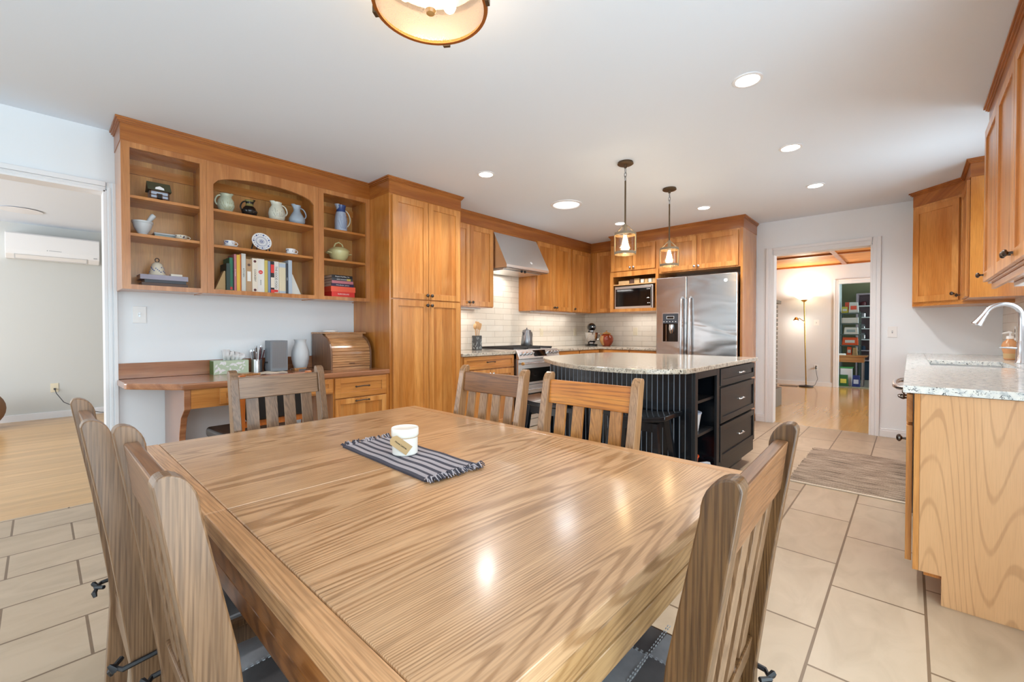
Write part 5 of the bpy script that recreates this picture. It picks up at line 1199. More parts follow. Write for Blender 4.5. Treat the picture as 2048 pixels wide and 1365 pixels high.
for k, (ye, cov, h, lb, ti) in enumerate(rows):
    h *= 1.34
    xb_ = -3.685-.006*((k*7) % 4)
    b = book(lb, xb_-.16, xb_, y+.0003, ye-.0003, sb+.0005, sb+h, cov, group='cookbooks standing on the arched unit\'s bottom shelf', title=ti, tmat='ink' if cov in ('cover_white', 'cover_cream', 'cover_pale_grey') else 'white_ink')
    yc = (y+ye)/2; w_ = ye-y-.001
    if 'badge' in lb and 'wide white' in lb:
        M().lathe([(.015, 0), (.015, .0006)], (xb_, yc, sb+.160), 20, ax='x').build('badge', 'red_box', b); text(b, 'Joy', .012, (xb_+.0008, yc, sb+.160), (0, 1, 0), (0, 0, 1), 'white_ink', 'badge_lettering')
        text(b, 'BAKING', .011, (xb_+.0003, yc, sb+.080), (0, 0, -1), (0, 1, 0), 'ink', 'title')
    if 'white label' in lb: M().box(xb_, xb_+.0006, yc-.012, yc+.012, sb+.082, sb+.156).build('spine_label', 'cover_white', b); M().lathe([(.010, 0), (.010, .0006)], (xb_, yc, sb+.205), 16, ax='x').build('spine_ornament', 'cover_brown', b)
    if 'blossoms' in lb:
        for zz in (.018, .236): M().lathe([(.010, 0), (.010, .0006)], (xb_, yc, sb+zz), 10, ax='x').build('blossom', 'cover_maroon', b)
    if 'red foot' in lb: M().box(xb_, xb_+.0006, yc-w_*.35, yc+w_*.35, sb+.012, sb+.032).build('foot_label', 'red_box', b)
    if 'black and red' in lb:
        M().box(xb_, xb_+.0006, y+.001, ye-.001, sb+.16, sb+.225).build('red_band', 'red_box', b); M().box(xb_, xb_+.0006, y+.001, ye-.001, sb+.045, sb+.125).build('pink_band', 'cover_cream', b); M().box(xb_, xb_+.0006, y+.001, ye-.001, sb+.004, sb+.030).build('red_band', 'red_box', b)
    if 'pale yellow and blue' in lb: M().box(xb_, xb_+.0006, y+.001, ye-.001, sb+.212, sb+.245).build('top_band', 'cover_light_blue', b); M().box(xb_, xb_+.0006, y+.001, ye-.001, sb+.004, sb+.024).build('bottom_band', 'cover_light_blue', b)
    y = ye
M().prism([(1.3845, sb+.0005), (1.462, sb+.0005), (1.395, sb+.165), (1.3845, sb+.165)], 'x', -3.76, -3.70).build('bookend', 'cover_pale_grey', bevel=.003, label='pale wedge bookend at the right of the cookbooks', cat='bookend')
# casserole
zC = 1.7355; cx_, cy_ = -3.74, 1.80
r = thing('casserole_dish', 'pale yellow lidded stoneware casserole on the right unit', 'casserole', (cx_, cy_, zC))
M().lathe([(.045, 0), (.052, .004), (.074, .035), (.086, .072), (.088, .086), (.080, .086)], (cx_, cy_, zC), 36).build('pot', 'yellow_glaze', r, smooth=True)
M().lathe([(.090, .086), (.094, .091), (.078, .108), (.045, .124), (.001, .130)], (cx_, cy_, zC), 36).build('lid', 'yellow_glaze', r, smooth=True)
M().tube([(cx_, cy_-.045, zC+.120), (cx_, cy_-.03, zC+.155), (cx_, cy_, zC+.170), (cx_, cy_+.03, zC+.155), (cx_, cy_+.045, zC+.120)], .006, 9).build('lid_handle', 'yellow_glaze', r, smooth=True)
for s in (-1, 1): M().tube([(cx_+.03, cy_+s*.075, zC+.066), (cx_+.02, cy_+s*.106, zC+.072), (cx_-.02, cy_+s*.106, zC+.072), (cx_-.03, cy_+s*.075, zC+.066)], .006, 8).build('side_handle', 'yellow_glaze', r, smooth=True)
# stacked books and the red box
r = thing('sushi_kit_box', 'red lidded gift box lettered SUSHI DELUXE on the bottom right shelf', 'box', (-3.77, 1.80, sb+.0005)); z = sb+.0005
M().box(-3.88, -3.665, 1.70, 1.910, z, z+.060).build('base', 'red_box', r, bevel=.001); M().box(-3.883, -3.662, 1.693, 1.915, z+.045, z+.092).build('lid', 'coral_box', r, bevel=.001)
text(r, 'SUSHI DELUXE', .016, (-3.6645, 1.805, z+.026), (0, 1, 0), (0, 0, 1), 'white_ink', 'box_lettering')
z += .0925; G2 = 'books stacked on the red box'
for lb, cov, h, y0, y1, ti in (('black book with white title lying right on the red box', 'cover_purple', .026, 1.700, 1.905, 'China Burden  Jackson'), ('pink book second from the bottom on the red box', 'cover_pink', .024, 1.705, 1.90, None),
                              ('charcoal book with yellow label, second from the top on the red box', 'cover_charcoal', .022, 1.705, 1.895, 'GREEK INGREDIENTS'), ('dark book with white title, topmost on the red box', 'cover_black', .026, 1.705, 1.893, 'Margaret MacMillan, The')):
    b = book(lb, -3.86, -3.672, y0, y1, z, z+h, cov, group=G2, title=ti, tsz=h*.5); 
    if 'yellow label' in lb: M().box(-3.672, -3.6713, 1.84, 1.875, z+.002, z+h-.002).build('spine_label', 'cover_gold', b)
    z += h+.0005
# ------------------------------------------------------------ things on the kitchen counters
zc = TZ+.0005
m = M(); cxk, cyk = -3.80, 3.52
r = thing('utensil_crock', 'dark and silver textured crock of wooden utensils beside the range', 'crock', (cxk, cyk, zc))
M().lathe([(.055, 0), (.059, .002), (.059, .172), (.054, .172), (.053, .006), (.001, .004)], (cxk, cyk, zc), 32, cap=False).build('crock', 'crock_dark', r, smooth=True)
m = M(); random.seed(9)
for k in range(70):
    a = random.uniform(0, 2*PI); h = random.uniform(.006, .135); l = random.uniform(.018, .032); m.T = Matrix.Translation((cxk+.059*math.cos(a), cyk+.059*math.sin(a), zc+h)) @ Matrix.Rotation(a, 4, 'Z'); m.T = m.T @ Matrix.Rotation(random.uniform(-.3, .3), 4, 'X'); m.box(-.001, .0015, -.0022, .0022, 0, l)
m.build('bark_relief', 'crock_light', r)
for dx, dy, tx, ty, h, kind in ((.01, -.018, .0, -.016, .325, 'spoon'), (0, .0, .006, .0, .345, 'spatula'), (.0, .018, .004, .018, .33, 'spatula'), (-.02, .006, -.006, .002, .36, 'skewer')):
    lb = {'spoon': 'wooden spoon leaning left in the crock', 'skewer': 'thin metal skewer in the crock'}.get(kind, 'broad wooden spatula upright in the crock' if dy == 0 else 'wooden spatula leaning right in the crock')
    u = thing('wooden_utensil' if kind != 'skewer' else 'skewer', lb, 'utensil', (cxk+dx*.6, cyk+dy*.6, zc+.006), group='utensils in the crock')
    A = Vector((cxk+dx*.6, cyk+dy*.6, zc+.006)); B = Vector((cxk+dx+tx, cyk+dy+ty, zc+h-.08)); D = (B-A).normalized()
    M().tube([A, B], .0055 if kind != 'skewer' else .002, 8).build('handle', 'pale_wood' if kind != 'skewer' else 'steel_dark', u, smooth=True)
    q = B + D*.035
    if kind == 'spoon': M().ell(tuple(q), (.022, .022, .036), 16, 10).build('blade', 'pale_wood', u, smooth=True)
    elif kind == 'spatula':
        m = M(); Yc = Vector((.72, -.69, 0)); Xc = Yc.cross(D).normalized(); Yc = D.cross(Xc); m.T = Matrix(((Xc.x, Yc.x, D.x, B.x), (Xc.y, Yc.y, D.y, B.y), (Xc.z, Yc.z, D.z, B.z), (0, 0, 0, 1))); m.prism([(-.014, -.01), (.014, -.01), (.026, .05), (.022, .078), (-.020, .070), (-.026, .05)], 'y', -.004, .004); m.build('blade', 'pale_wood', u, bevel=.002)
    else: M().tube([B, B+D*.06], .0015, 6).build('tip', 'steel_dark', u)
# coffee pot on the range
px, py, pz = -3.72, 4.34, .9305
r = thing('coffee_pot', 'tall steel coffee percolator standing on the range grates', 'coffee pot', (px, py, pz))
M().lathe([(.078, 0), (.080, .004), (.072, .08), (.058, .18), (.055, .192)], (px, py, pz), 32).build('body', 'steel_dark', r, smooth=True)
M().lathe([(.057, .192), (.056, .200), (.030, .210), (.008, .213), (.008, .222), (.012, .228), (.001, .232)], (px, py, pz), 28).build('lid', 'steel_dark', r, smooth=True)
M().tube([(px, py+.058, pz+.175), (px, py+.10, pz+.172), (px, py+.11, pz+.14), (px, py+.105, pz+.09), (px, py+.070, pz+.065)], .007, 9).build('handle', 'steel_dark', r, smooth=True)
M().prism([(py-.05, pz+.10), (py-.088, pz+.178), (py-.075, pz+.182), (py-.05, pz+.165)], 'x', px-.012, px+.012).build('spout', 'steel_dark', r, bevel=.003)
# stand mixer, facing the room diagonally
mx_, my_ = -3.62, 5.76
r = thing('stand_mixer', 'black stand mixer with chrome bowl in the counter corner', 'mixer', (mx_, my_, zc), math.radians(-52)); local(r)
m = M(); m.prism(smooth_poly([(-.17, -.06), (-.12, -.095), (.06, -.085), (.12, -.06), (.13, 0), (.12, .06), (.06, .085), (-.12, .095), (-.17, .06)], 3), 'z', 0, .028); m.build('base', 'black_gloss', r, bevel=.008, seg=3)
M().prism([(-.165, .02), (-.085, .02), (-.075, .12), (-.07, .23), (-.15, .23), (-.165, .12)], 'y', -.045, .045).build('column', 'black_gloss', r, bevel=.015, seg=3)
m = M(); m.T = Matrix.Translation((0, 0, .285)); m.lathe([(.001, -.185), (.035, -.175), (.060, -.13), (.066, -.06), (.064, .02), (.056, .085), (.040, .12), (.001, .130)], n=28, ax='x'); m.build('motor_head', 'black_gloss', r, smooth=True)
m = M(); m.T = Matrix.Translation((0, 0, .285)); m.lathe([(.0632, .028), (.0645, .030), (.0640, .034), (.0625, .036)], n=28, ax='x', cap=False); m.lathe([(.013, .128), (.014, .130), (.014, .138), (.001, .140)], n=18, ax='x'); m.build('trim_band', 'chrome', r, smooth=True)
M().lathe([(.034, .214), (.036, .222), (.034, .236)], (.055, 0, 0), 18).build('beater_hub', 'chrome', r, smooth=True)
M().lathe([(.045, .03), (.048, .036), (.038, .044), (.062, .065), (.094, .12), (.104, .185), (.109, .205), (.104, .205), (.088, .12), (.001, .06)], (.045, 0, 0), 36, cap=False).build('bowl', 'chrome', r, smooth=True)
m = M(); m.tube([(.04, .10, .185), (.04, .128, .18), (.04, .135, .14), (.04, .122, .10), (.04, .088, .10)], .007, 8); m.build('bowl_handle', 'chrome', r, smooth=True)
# copper red jar
r = thing('ginger_jar', 'round copper-red glazed jar with lid beside the mixer', 'jar', (-3.36, 5.76, zc))
M().lathe([(.055, 0), (.070, .015), (.098, .07), (.102, .11), (.088, .155), (.060, .175), (.056, .182)], (-3.36, 5.76, zc), 36).build('body', 'copper_red', r, smooth=True)
m = M(); m.T = Matrix.Translation((-3.36, 5.76, zc))
prf = [(.0705, .015), (.0988, .07), (.1028, .11), (.0888, .155)]; ring = []
for rr, h in prf: ring.append(m._v([(rr*math.cos(a), rr*math.sin(a), h) for a in [math.radians(200+i*9) for i in range(9)]]))
for a, b in zip(ring, ring[1:]):
    for i in range(8): m._f([a[i], a[i+1], b[i+1], b[i]])
m.build('tan_glaze_patch', 'copper_tan', r, smooth=True)
M().lathe([(.066, .182), (.068, .186), (.040, .205), (.012, .212), (.010, .222), (.014, .230), (.001, .236)], (-3.36, 5.76, zc), 32).build('lid', 'copper_tan', r, smooth=True)
for s in (-1, 1): M().tube([(-3.36+s*.075, 5.72, zc+.165), (-3.36+s*.088, 5.72, zc+.185), (-3.36+s*.060, 5.72, zc+.19)], .006, 8).build('lug', 'copper_tan', r, smooth=True)
# ------------------------------------------------------------ right side
XQ = .335; TR = FRt(XQ); DR = XR-XQ-.001
r = upper('run of tall cherry wall cabinets at the upper right edge', TR, 2.0, 3.80, [(3.305, 3.79, 'r'), (2.80, 3.30, 'l'), (2.305, 2.795, 'r')], z0=1.40, depth=DR)
M(TR).box(2.0, 3.80, -.034, -.016, 1.368, 1.3995).build('light_rail', 'cherry_y', r, bevel=.002)
M(TR).box(2.05, 3.78, -.16, -.10, 1.375, 1.399).build('under_cabinet_light', 'white_plastic', r, bevel=.003)
crown('crown_molding', 'cherry crown molding on the wall cabinets at the upper right edge', [(TR, 2.0, 3.80, 'crown_y', 0, 1), (Matrix(((1, 0, 0, 0), (0, 1, 0, 3.80), (0, 0, 1, 0), (0, 0, 0, 1))), XQ, XR-.001, 'crown_x', 1, 0)])
# cabinets beyond the sink: one along the right wall and a diagonal corner one
r = upper('narrow cherry wall cabinet beside the sink with its side facing the room', TR, 4.88, 5.41, [(4.90, 5.395, 'r')], z0=1.38, depth=DR)
P0 = Vector((.012, 5.725)); P1 = Vector((XQ-.001, 5.411)); L = (P1-P0).length; du = (P1-P0)/L; dn = Vector((du.y, -du.x)); dn = dn if dn.y < 0 else -dn
TDG = Matrix(((du.x, dn.x, 0, P0.x), (du.y, dn.y, 0, P0.y), (0, 0, 1, 0), (0, 0, 0, 1)))
r = thing('corner_wall_cabinet', 'diagonal cherry wall cabinet in the far right corner', 'cabinet', (.35, 5.75, 1.375))
M().prism([tuple(P0), tuple(P1), (XR-.001, 5.411), (XR-.001, YB-.001), (.012, YB-.001)], 'z', 1.38, 2.31).build('body', 'cherry_up', r, bevel=.001)
M().prism([(P0.x+.0, P0.y-.0), (P1.x, P1.y), (XR-.002, 5.412), (XR-.002, YB-.002), (.014, YB-.002)], 'z', 1.355, 1.3795).build('light_rail', 'cherry_x', r)
shaker(r, TDG, .018, L-.022, 1.392, 2.285, kn=(L-.055, 1.45))
crown('crown_molding', 'red-brown cherry crown molding over the far right corner cabinets', [(TDG, 0, L, 'crown_x', 1, 0), (TR, 4.88, 5.41, 'crown_y', 1, 0),
      (Matrix(((1, 0, 0, 0), (0, -1, 0, 4.88), (0, 0, 1, 0), (0, 0, 0, 1))), XQ, XR-.001, 'crown_x', 1, 0)])
# base run with exposed end panel
XB = .03; TQ = FRt(XB)
r = thing('base_cabinet', 'cherry base cabinet with plain pale end panel facing the camera at right', 'cabinet', (.33, 2.85, 0))
M().box(XB+.02, XR-.002, 2.49, 3.24, .10, .858).build('body', 'cherry_end', r)
M().box(XB+.08, XR-.002, 2.50, 3.24, 0, .10).build('toe_kick', 'cherry_end', r)
m = M(); m.prism([(.035, .12), (.103, .12), (.103, 0), (XR-.002, 0), (XR-.002, .858), (.035, .858)], 'y', 2.47, 2.489); m.build('end_panel', 'birch_end', r, bevel=.001)
m = M(); m.box(.016, .0345, 2.47, 2.489, .12, .858); m.build('end_stile', 'cherry_up', r, bevel=.001)
TQ = FRt(.016)
shaker(r, TQ, 2.50, 3.22, .73, .852, name='drawer', mat='cherry_y', rail=.035, pl=(2.86, .80), n0=.004)
d = shaker(r, TQ, 2.50, 2.86, .14, .72, kn=(2.53, .655), n0=.004); shaker(r, TQ, 2.865, 3.22, .14, .72, n0=.004)
r = thing('sink_base_cabinet', 'cherry sink base cabinet beyond the dishwasher handle on the right run', 'cabinet', (.33, 4.9, 0))
M().box(XB+.02, XR-.002, 3.86, 3.98, .10, .858).build('body', 'cherry_end', r); M().box(XB+.02, XR-.002, 4.76, YB-.002, .10, .858).build('body', 'cherry_end', r); M().box(XB+.08, XR-.002, 3.86, YB-.002, 0, .10).build('toe_kick', 'cherry_end', r)
shaker(r, TQ, 3.88, 4.36, .14, .72, n0=.004, kn=(4.33, .67)); shaker(r, TQ, 4.365, 4.86, .14, .72, n0=.004); shaker(r, TQ, 4.88, 5.9, .14, .852, n0=.004); shaker(r, TQ, 3.88, 4.86, .73, .852, name='drawer', mat='cherry_y', rail=.035, n0=.004)
r = thing('dishwasher', 'stainless dishwasher front whose bowed handle sticks out of the right counter run', 'dishwasher', (.3, 3.55, .0))
M().box(.02, .60, 3.245, 3.855, .10, .855).build('body', 'steel_dark', r); M().box(-.01, .02, 3.247, 3.853, .11, .852).build('door', 'steel', r, bevel=.004)
m = M(); m.tube([(-.01, 3.27, .80), (-.045, 3.30, .80), (-.062, 3.40, .80), (-.066, 3.55, .80), (-.062, 3.70, .80), (-.045, 3.80, .80), (-.01, 3.83, .80)], .014, 12); m.build('handle', 'bright_nickel', r, smooth=True)
# counter with sink cutout
SX0, SX1, SY0, SY1 = .10, .50, 4.02, 4.74
m = M(); cy0, cx0 = 2.45, -.02
m.box(cx0, SX0, cy0, YB-.002, TZ-.031, TZ); m.box(SX1, XR-.002, cy0, YB-.002, TZ-.031, TZ); m.box(SX0, SX1, cy0, SY0, TZ-.031, TZ); m.box(SX0, SX1, SY1, YB-.002, TZ-.031, TZ)
bmesh.ops.remove_doubles(m.bm, verts=m.bm.verts[:], dist=1e-5)
m.build('countertop', 'granite_cool', label='grey and white granite countertop around the sink at right', cat='countertop', bevel=.003)
m = M(); z0 = .70
for a in ((SX0-.004, SX0-.001, SY0, SY1), (SX1+.001, SX1+.004, SY0, SY1), (SX0, SX1, SY0-.004, SY0-.001), (SX0, SX1, SY1+.001, SY1+.004)): m.box(a[0], a[1], a[2], a[3], z0, TZ-.0315)
m.box(SX0, SX1, SY0, SY1, z0-.003, z0)
m.build('undermount_sink', 'steel', label='undermount steel sink set in the right countertop', cat='sink')
# faucet
fx, fy = .575, 4.66
r = thing('faucet', 'brushed steel gooseneck pull-down faucet on the right counter', 'faucet', (fx, fy, TZ))
M().lathe([(.030, 0), (.031, .004), (.026, .012), (.024, .10), (.021, .14), (.017, .16)], (fx, fy, TZ), 24).build('base', 'bright_nickel', r, smooth=True)
arc = [(fx, fy, TZ+.14), (fx, fy, TZ+.31)] + [(fx-.088*(1-math.cos(t)), fy-.02*math.sin(t/2), TZ+.332+.088*math.sin(t)) for t in [math.radians(q) for q in range(15, 161, 12)]]
M().tube(arc, .0165, 14).build('spout', 'bright_nickel', r, smooth=True)
e = Vector(arc[-1]); dd = (e-Vector(arc[-2])).normalized()
M().tube([e, e+dd*.02, e+dd*.05, e+dd*.10, e+dd*.105], [.0175, .019, .022, .033, .029], 16).build('spray_head', 'bright_nickel', r, smooth=True)
m = M(); m.tube([(fx-.02, fy-.005, TZ+.105), (fx-.045, fy-.01, TZ+.108), (fx-.105, fy-.02, TZ+.110)], [.008, .008, .0045], 10); m.build('lever', 'bright_nickel', r, smooth=True)
# soap bottle
sx, sy = .575, 5.12
r = thing('soap_bottle', 'amber hand soap bottle with white pump behind the faucet', 'bottle', (sx, sy, TZ))
M().lathe([(.026, 0), (.032, .006), (.034, .05), (.044, .085), (.046, .115), (.038, .14), (.020, .158), (.018, .166)], (sx, sy, TZ+.0005), 28).build('bottle', 'soap_tan', r, smooth=True)
M().lathe([(.0335, .014), (.0352, .052)], (sx, sy, TZ+.0005), 28, cap=False).build('label', 'kraft', r, smooth=True)
M().lathe([(.020, .166), (.021, .17), (.020, .188), (.006, .19), (.006, .21)], (sx, sy, TZ+.0005), 20).build('pump', 'white_plastic', r, smooth=True)
M().tube([(sx+.01, sy, TZ+.214), (sx-.005, sy, TZ+.218), (sx-.042, sy-.01, TZ+.208)], [.009, .009, .005], 10).build('nozzle', 'white_plastic', r, smooth=True)
plate('grey outlet frame on the tiles behind the soap bottle', FRt(XR-.008), 5.35, 1.10, kind='o')
# rug
r = thing('floor_rug', 'woven taupe striped rag rug on the tiles before the sink', 'rug', (-.33, 4.4, 0))
m = M(); x0, x1, y0, y1 = -.665, .015, 3.79, 4.99; n = 46
for k in range(n):
    ya = y0+(y1-y0)*k/n; yb_ = ya+(y1-y0)/n; j = random.uniform(-.008, .006)
    m.prism([(ya, .0005), (yb_, .0005), (yb_-.003, .009), (ya+.003, .009)], 'x', x0+j, x1)
m.build('weave', 'rug_weave', r, bevel=.001)
m = M(); m.box(x0+.004, x1, y0-.018, y0+.001, .0005, .008); m.build('hem', 'paper', r, bevel=.002)
# ------------------------------------------------------------ living room seen through the left opening
XW = -8.1; TW = FL(XW)
r = thing('mini_split', 'white wall-mounted air conditioner high on the living room wall', 'air conditioner', (XW+.1, .137, 1.995))
M().prism([(XW+.002, 2.005), (XW+.14, 1.995), (XW+.205, 2.045), (XW+.215, 2.10), (XW+.215, 2.29), (XW+.19, 2.308), (XW+.002, 2.308)], 'y', -.270, .544).build('housing', 'white_plastic', r, bevel=.006, seg=3)
M().prism([(XW+.150, 1.997), (XW+.209, 2.047), (XW+.205, 2.052), (XW+.146, 2.002)], 'y', -.20, .43).build('louver', 'vase_grey', r)
M().prism([(XW+.160, 2.004), (XW+.211, 2.049), (XW+.2085, 2.052), (XW+.157, 2.008)], 'y', -.19, .42).build('louver_blade', 'white_plastic', r)
m = M()
for k in range(9): m.box(XW+.2151, XW+.2156, .09+k*.012, .098+k*.012, 2.112, 2.118)
m.prism([(.066, 2.111), (.080, 2.111), (.073, 2.121)], 'x', XW+.2151, XW+.2156)
m.build('logo', 'steel_dark', r)
m = M(); m.box(XW+.2151, XW+.2156, .485, .52, 2.062, 2.07); m.build('indicator_lights', 'steel_dark', r)
r = plate('cream outlet low on the living room wall with a cord plugged in', TW, .12, .39, mat='cream_plastic', kind='o')
m = M(); m.box(XW+.006, XW+.03, .112, .132, .365, .385); m.tube([(XW+.03, .122, .375), (XW+.05, .135, .32), (XW+.06, .20, .20), (XW+.05, .30, .13), (XW+.05, .42, .07), (XW+.06, .55, .02), (XW+.08, .75, .006)], .004, 6)
m.build('cord', 'cover_charcoal', r, smooth=True)
M().lathe([(.13, 0), (.16, -.004), (.17, -.008), (.02, -.012)], (-7.2, -.13, CH-.0005), 32).build('ceiling_vent', 'white_trim', smooth=True, label='round flat ceiling vent in the living room', cat='vent')
M().ell((-7.7, -.50, .23), (.20, .23, .23), 24, 14).build('pouf', 'pouf_brown', smooth=True, label='round brown pouf peeking in at the left edge', cat='pouf')
# ------------------------------------------------------------ den beyond the doorway
lx, ly = -1.53, 10.40
r = thing('floor_lamp', 'brass torchiere floor lamp with glass bowl and small reading arm', 'floor lamp', (lx, ly, 0))
M().lathe([(.125, 0), (.128, .006), (.120, .022), (.03, .030), (.012, .04)], (lx, ly, 0), 32).build('base', 'black_plastic', r, smooth=True)
M().tube([(lx, ly, .03), (lx-.045, ly, 1.72)], .011, 10).build('pole', 'brass', r, smooth=True)
tx = lx-.045
M().lathe([(.012, 1.70), (.035, 1.715), (.055, 1.735), (.06, 1.745)], (tx, ly, 0), 24).build('collar', 'brass', r, smooth=True)
M().lathe([(.05, 1.742), (.10, 1.765), (.16, 1.81), (.195, 1.855), (.19, 1.855), (.15, 1.812), (.05, 1.755)], (tx, ly, 0), 36, cap=False).build('bowl_shade', 'bowl_glow', r, smooth=True)
M().tube([(lx-.03, ly, 1.31), (lx-.07, ly-.01, 1.335), (lx-.12, ly-.02, 1.375), (lx-.155, ly-.02, 1.37)], .007, 8).build('reading_arm', 'brass', r, smooth=True)
M().lathe([(.014, 1.40), (.026, 1.385), (.055, 1.335), (.050, 1.335), (.02, 1.37)], (lx-.175, ly-.02, 0), 20, cap=False).build('reading_shade', 'brass', r, smooth=True)
M().ell((lx-.175, ly-.02, 1.345), (.022, .022, .028), 12, 8).build('reading_bulb', 'bulb_glow', r, smooth=True)
light('torchiere_bulb', 'POINT', (tx, ly, 1.87), 13, (1, .93, .82), .07)
light('reading_bulb', 'POINT', (lx-.175, ly-.02, 1.315), 4, (1, .93, .82), .03)
plate('white light switch on the far wall beside the floor lamp', FB(10.65), -1.40, 1.29, w=.09)
r = plate('white outlet low on the far wall beside the floor lamp', FB(10.65), -1.40, .38, kind='o')
m = M(); m.box(-1.41, -1.39, 10.60, 10.644, .36, .385); m.tube([(-1.40, 10.60, .37), (-1.38, 10.58, .25), (-1.36, 10.56, .15), (-1.40, 10.52, .03), (-1.47, 10.46, .006)], .0045, 6)
m.tube([(-1.66, 10.40, .006), (-1.85, 10.38, .006), (-1.98, 10.30, .006), (-1.90, 10.22, .006), (-1.65, 10.26, .006)], .0045, 6)
m.build('cord', 'cover_charcoal', r, smooth=True)
r = thing('brick_fireplace', 'whitewashed brick fireplace just inside the den doorway', 'fireplace', (-2.6, 8.0, 0))
M().box(-3.9, -1.77, 7.0, 8.9, 0, 1.60).build('chimney', 'red_brick', r)
M().box(-3.9, -1.70, 6.9, 8.97, 1.6, 1.66).build('mantel', 'stone_grey', r, bevel=.004)
m = M()
for k in range(20): m.box(-1.77, -1.745, 8.80, 8.94, .04+k*.078, .095+k*.078)
m.build('corner_brick', 'stone_grey', r, bevel=.004)
m = M(); m.box(-3.9, -1.43, 6.95, 7.62, 0, .27); m.build('hearth', 'stone_grey', r, bevel=.006)
# ------------------------------------------------------------ pantry beyond the den
r = thing('wire_rack', 'narrow grey-green metal rack stacked with groceries in the pantry', 'rack', (-.93, 11.75, 0))
rx0, rx1, ry0, ry1 = -1.10, -.78, 11.55, 11.88
for x in (rx0, rx1):
    for y in (ry0, ry1): M().box(x-.012, x+.012, y-.012, y+.012, 0, 1.53).build('post', 'rack_green', r)
for z in (.16, .60, .82, 1.05, 1.28, 1.50): M().box(rx0, rx1, ry0, ry1, z-.02, z).build('shelf_board', 'rack_green', r)
def bagobj(nm, label, x0, x1, y0, y1, z0, z1, mat, band=None):
    r = thing(nm, label, nm.replace('_', ' '), ((x0+x1)/2, (y0+y1)/2, z0))
    m = M(); k = .012; v = m._v([(x0, y0, z0), (x1, y0, z0), (x1, y1, z0), (x0, y1, z0), (x0+k, y0+k, z1), (x1-k, y0+k, z1-.01), (x1-k, y1-k, z1), (x0+k, y1-k, z1-.012)])
    for f in ((0, 1, 2, 3), (4, 5, 6, 7), (0, 1, 5, 4), (1, 2, 6, 5), (2, 3, 7, 6), (3, 0, 4, 7)): m._f([v[q] for q in f])
    m.build('pack', mat, r, bevel=.006)
    if band: M().box(x0+(x1-x0)*.2, x1-(x1-x0)*.2, y0-.001, y0+.004, z0+(z1-z0)*.3, z0+(z1-z0)*.65).build('printed_panel', band, r)
    return r
bagobj('grocery_bag', 'yellow-green grocery bag on top of the pantry rack', -1.09, -.97, 11.6, 11.7, 1.501, 1.64, 'bag_yellow', 'box_white')
bagobj('grocery_bag', 'red and white grocery bag on top of the pantry rack', -.965, -.80, 11.6, 11.72, 1.501, 1.73, 'box_white', 'coral_box')
bagobj('grocery_bag', 'small red topped bag behind the yellow one on the rack', -1.05, -.93, 11.75, 11.85, 1.501, 1.74, 'coral_box', None)
m = M(); m.box(-1.08, -.80, 11.57, 11.80, 1.281, 1.40); m.build('white_basket', 'box_white', bevel=.01, label='white slotted plastic basket on the pantry rack', cat='basket')
bagobj('pantry_carton', 'white cartons on the third shelf of the pantry rack', -1.04, -.80, 11.56, 11.75, 1.051, 1.20, 'box_white', 'teal_mix')
bagobj('chip_bag', 'bright orange snack bag on the pantry rack', -1.07, -.80, 11.56, 11.72, .821, .985, 'bag_orange', 'box_white')
bagobj('pantry_carton', 'tall orange and white carton on the lower rack shelf', -.99, -.90, 11.56, 11.7, .601, .79, 'bag_orange', 'box_white')
bagobj('pantry_carton', 'brown carton right of the orange one on the lower rack shelf', -.895, -.81, 11.56, 11.7, .601, .77, 'kraft', None)
r = thing('small_wooden_desk', 'small old wooden school desk in the pantry', 'desk', (-.86, 11.2, 0))
M().box(-1.11, -.62, 11.0, 11.4, .60, .625).build('top', 'desk_leaf', r, bevel=.004); M().box(-1.08, -.67, 11.03, 11.37, .49, .60).build('box', 'desk_leaf', r)
for x in (-1.07, -.69):
    for y in (11.05, 11.35): M().box(x-.014, x+.014, y-.014, y+.014, 0, .49).build('leg', 'steel_dark', r)
M().box(-.70, -.68, 11.05, 11.35, .14, .165).build('stretcher', 'steel_dark', r)
bagobj('paper_stack', 'white paper stack at the left of the small wooden desk', -1.09, -.96, 11.05, 11.2, .6255, .66, 'box_white', None)
r = thing('storage_bin', 'white storage bin with green lid under the small wooden desk', 'bin', (-.98, 11.17, 0))
M().box(-1.05, -.86, 11.08, 11.30, 0, .36).build('bin', 'tub_white', r, bevel=.01); M().box(-1.06, -.85, 11.07, 11.31, .36, .385).build('lid', 'tub_green', r, bevel=.004)
bagobj('pet_food_bag', 'dark green bag leaning on the storage bin', -1.06, -.90, 10.92, 10.99, 0, .24, 'bag_green', 'bag_yellow')
bagobj('pet_food_bag', 'navy blue bag under the small wooden desk', -.845, -.715, 10.92, 10.99, 0, .24, 'bag_blue', 'pale_blue')
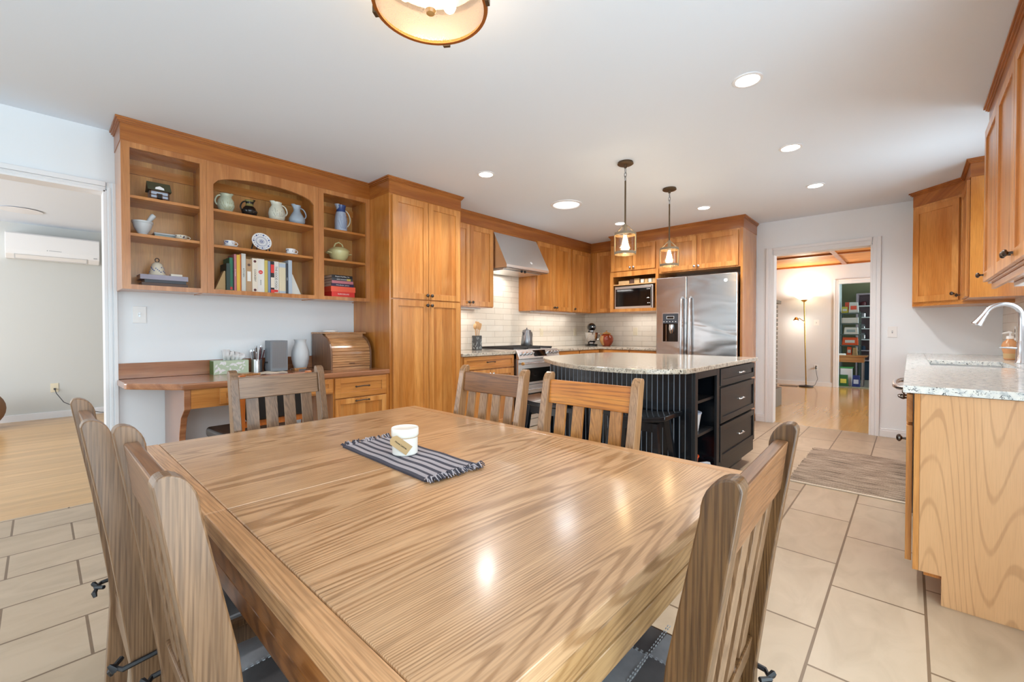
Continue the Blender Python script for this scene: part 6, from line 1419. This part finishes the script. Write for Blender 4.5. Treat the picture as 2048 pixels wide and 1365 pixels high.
M().box(-1.1, -.35, 10.80, 10.95, 0, .012).build('door_mat', 'grass_rug', label='green-grey mat in the pantry doorway', cat='mat', bevel=.003)
r = thing('pantry_shelving', 'mauve built-in shelves with jars at the back of the pantry', 'shelving', (-.5, 13.0, 0))
m = M(); m.box(-.92, -.89, 12.7, 13.19, 0, 1.95); m.box(-.2, -.17, 12.7, 13.19, 0, 1.95); m.box(-.89, -.2, 13.16, 13.19, 0, 1.95); m.box(-.92, -.17, 12.7, 13.19, 1.95, 1.98); m.build('case', 'mauve_wall', r)
SZ = (.45, .68, .93, 1.18, 1.44, 1.70)
for z in SZ: M().box(-.889, -.201, 12.71, 13.159, z-.02, z).build('shelf_board', 'box_white' if z > .7 else 'mauve_wall', r)
random.seed(4)
for z, mats in zip(SZ[1:], (('navy_cloth', 'black_plastic', 'steel_dark'), ('clear_glass', 'clear_glass', 'steel_dark'), ('clear_glass', 'porcelain', 'clear_glass'), ('steel_dark', 'clear_glass', 'porcelain'), ('cover_maroon', 'black_plastic', 'cover_maroon'))):
    for k, mt in enumerate(mats):
        x = -.80+k*.17; rr = random.uniform(.045, .062); h = random.uniform(.09, .16)
        M().lathe([(rr*.9, 0), (rr, .006), (rr, h*.8), (rr*.7, h), (rr*.65, h)], (x, 12.85, z+.0005), 20).build('jar', mt, smooth=True, label='jar or canister on the back shelves of the pantry', cat='jar', group='jars on the pantry shelves')
M().box(-.88, -.42, 12.74, 13.1, 0, .42).build('dark_chest', 'navy_cloth', label='dark blue chest at the bottom of the pantry shelves', cat='chest', bevel=.02)
import OpenImageIO as oiio, numpy as np,sys
a=oiio.ImageBuf(sys.argv[1]).get_pixels(oiio.UINT8)
for n,u,v in [('ceil c',600,200),('ceil far',1200,300),('ceil r',1800,300),('ceil l',200,100),('wall desk',500,640),('living wall',100,650),('floor L',100,1250),('floor R',1700,1250),('table c',800,1100),('pantry',820,500),('backwall',1790,560),('den wall',1600,720),('endpanel',1950,1000),('frieze',500,290)]:
    p=a[v//2-4:v//2+4,u//2-4:u//2+4,:3].reshape(-1,3).mean(0); print(n,p.astype(int))
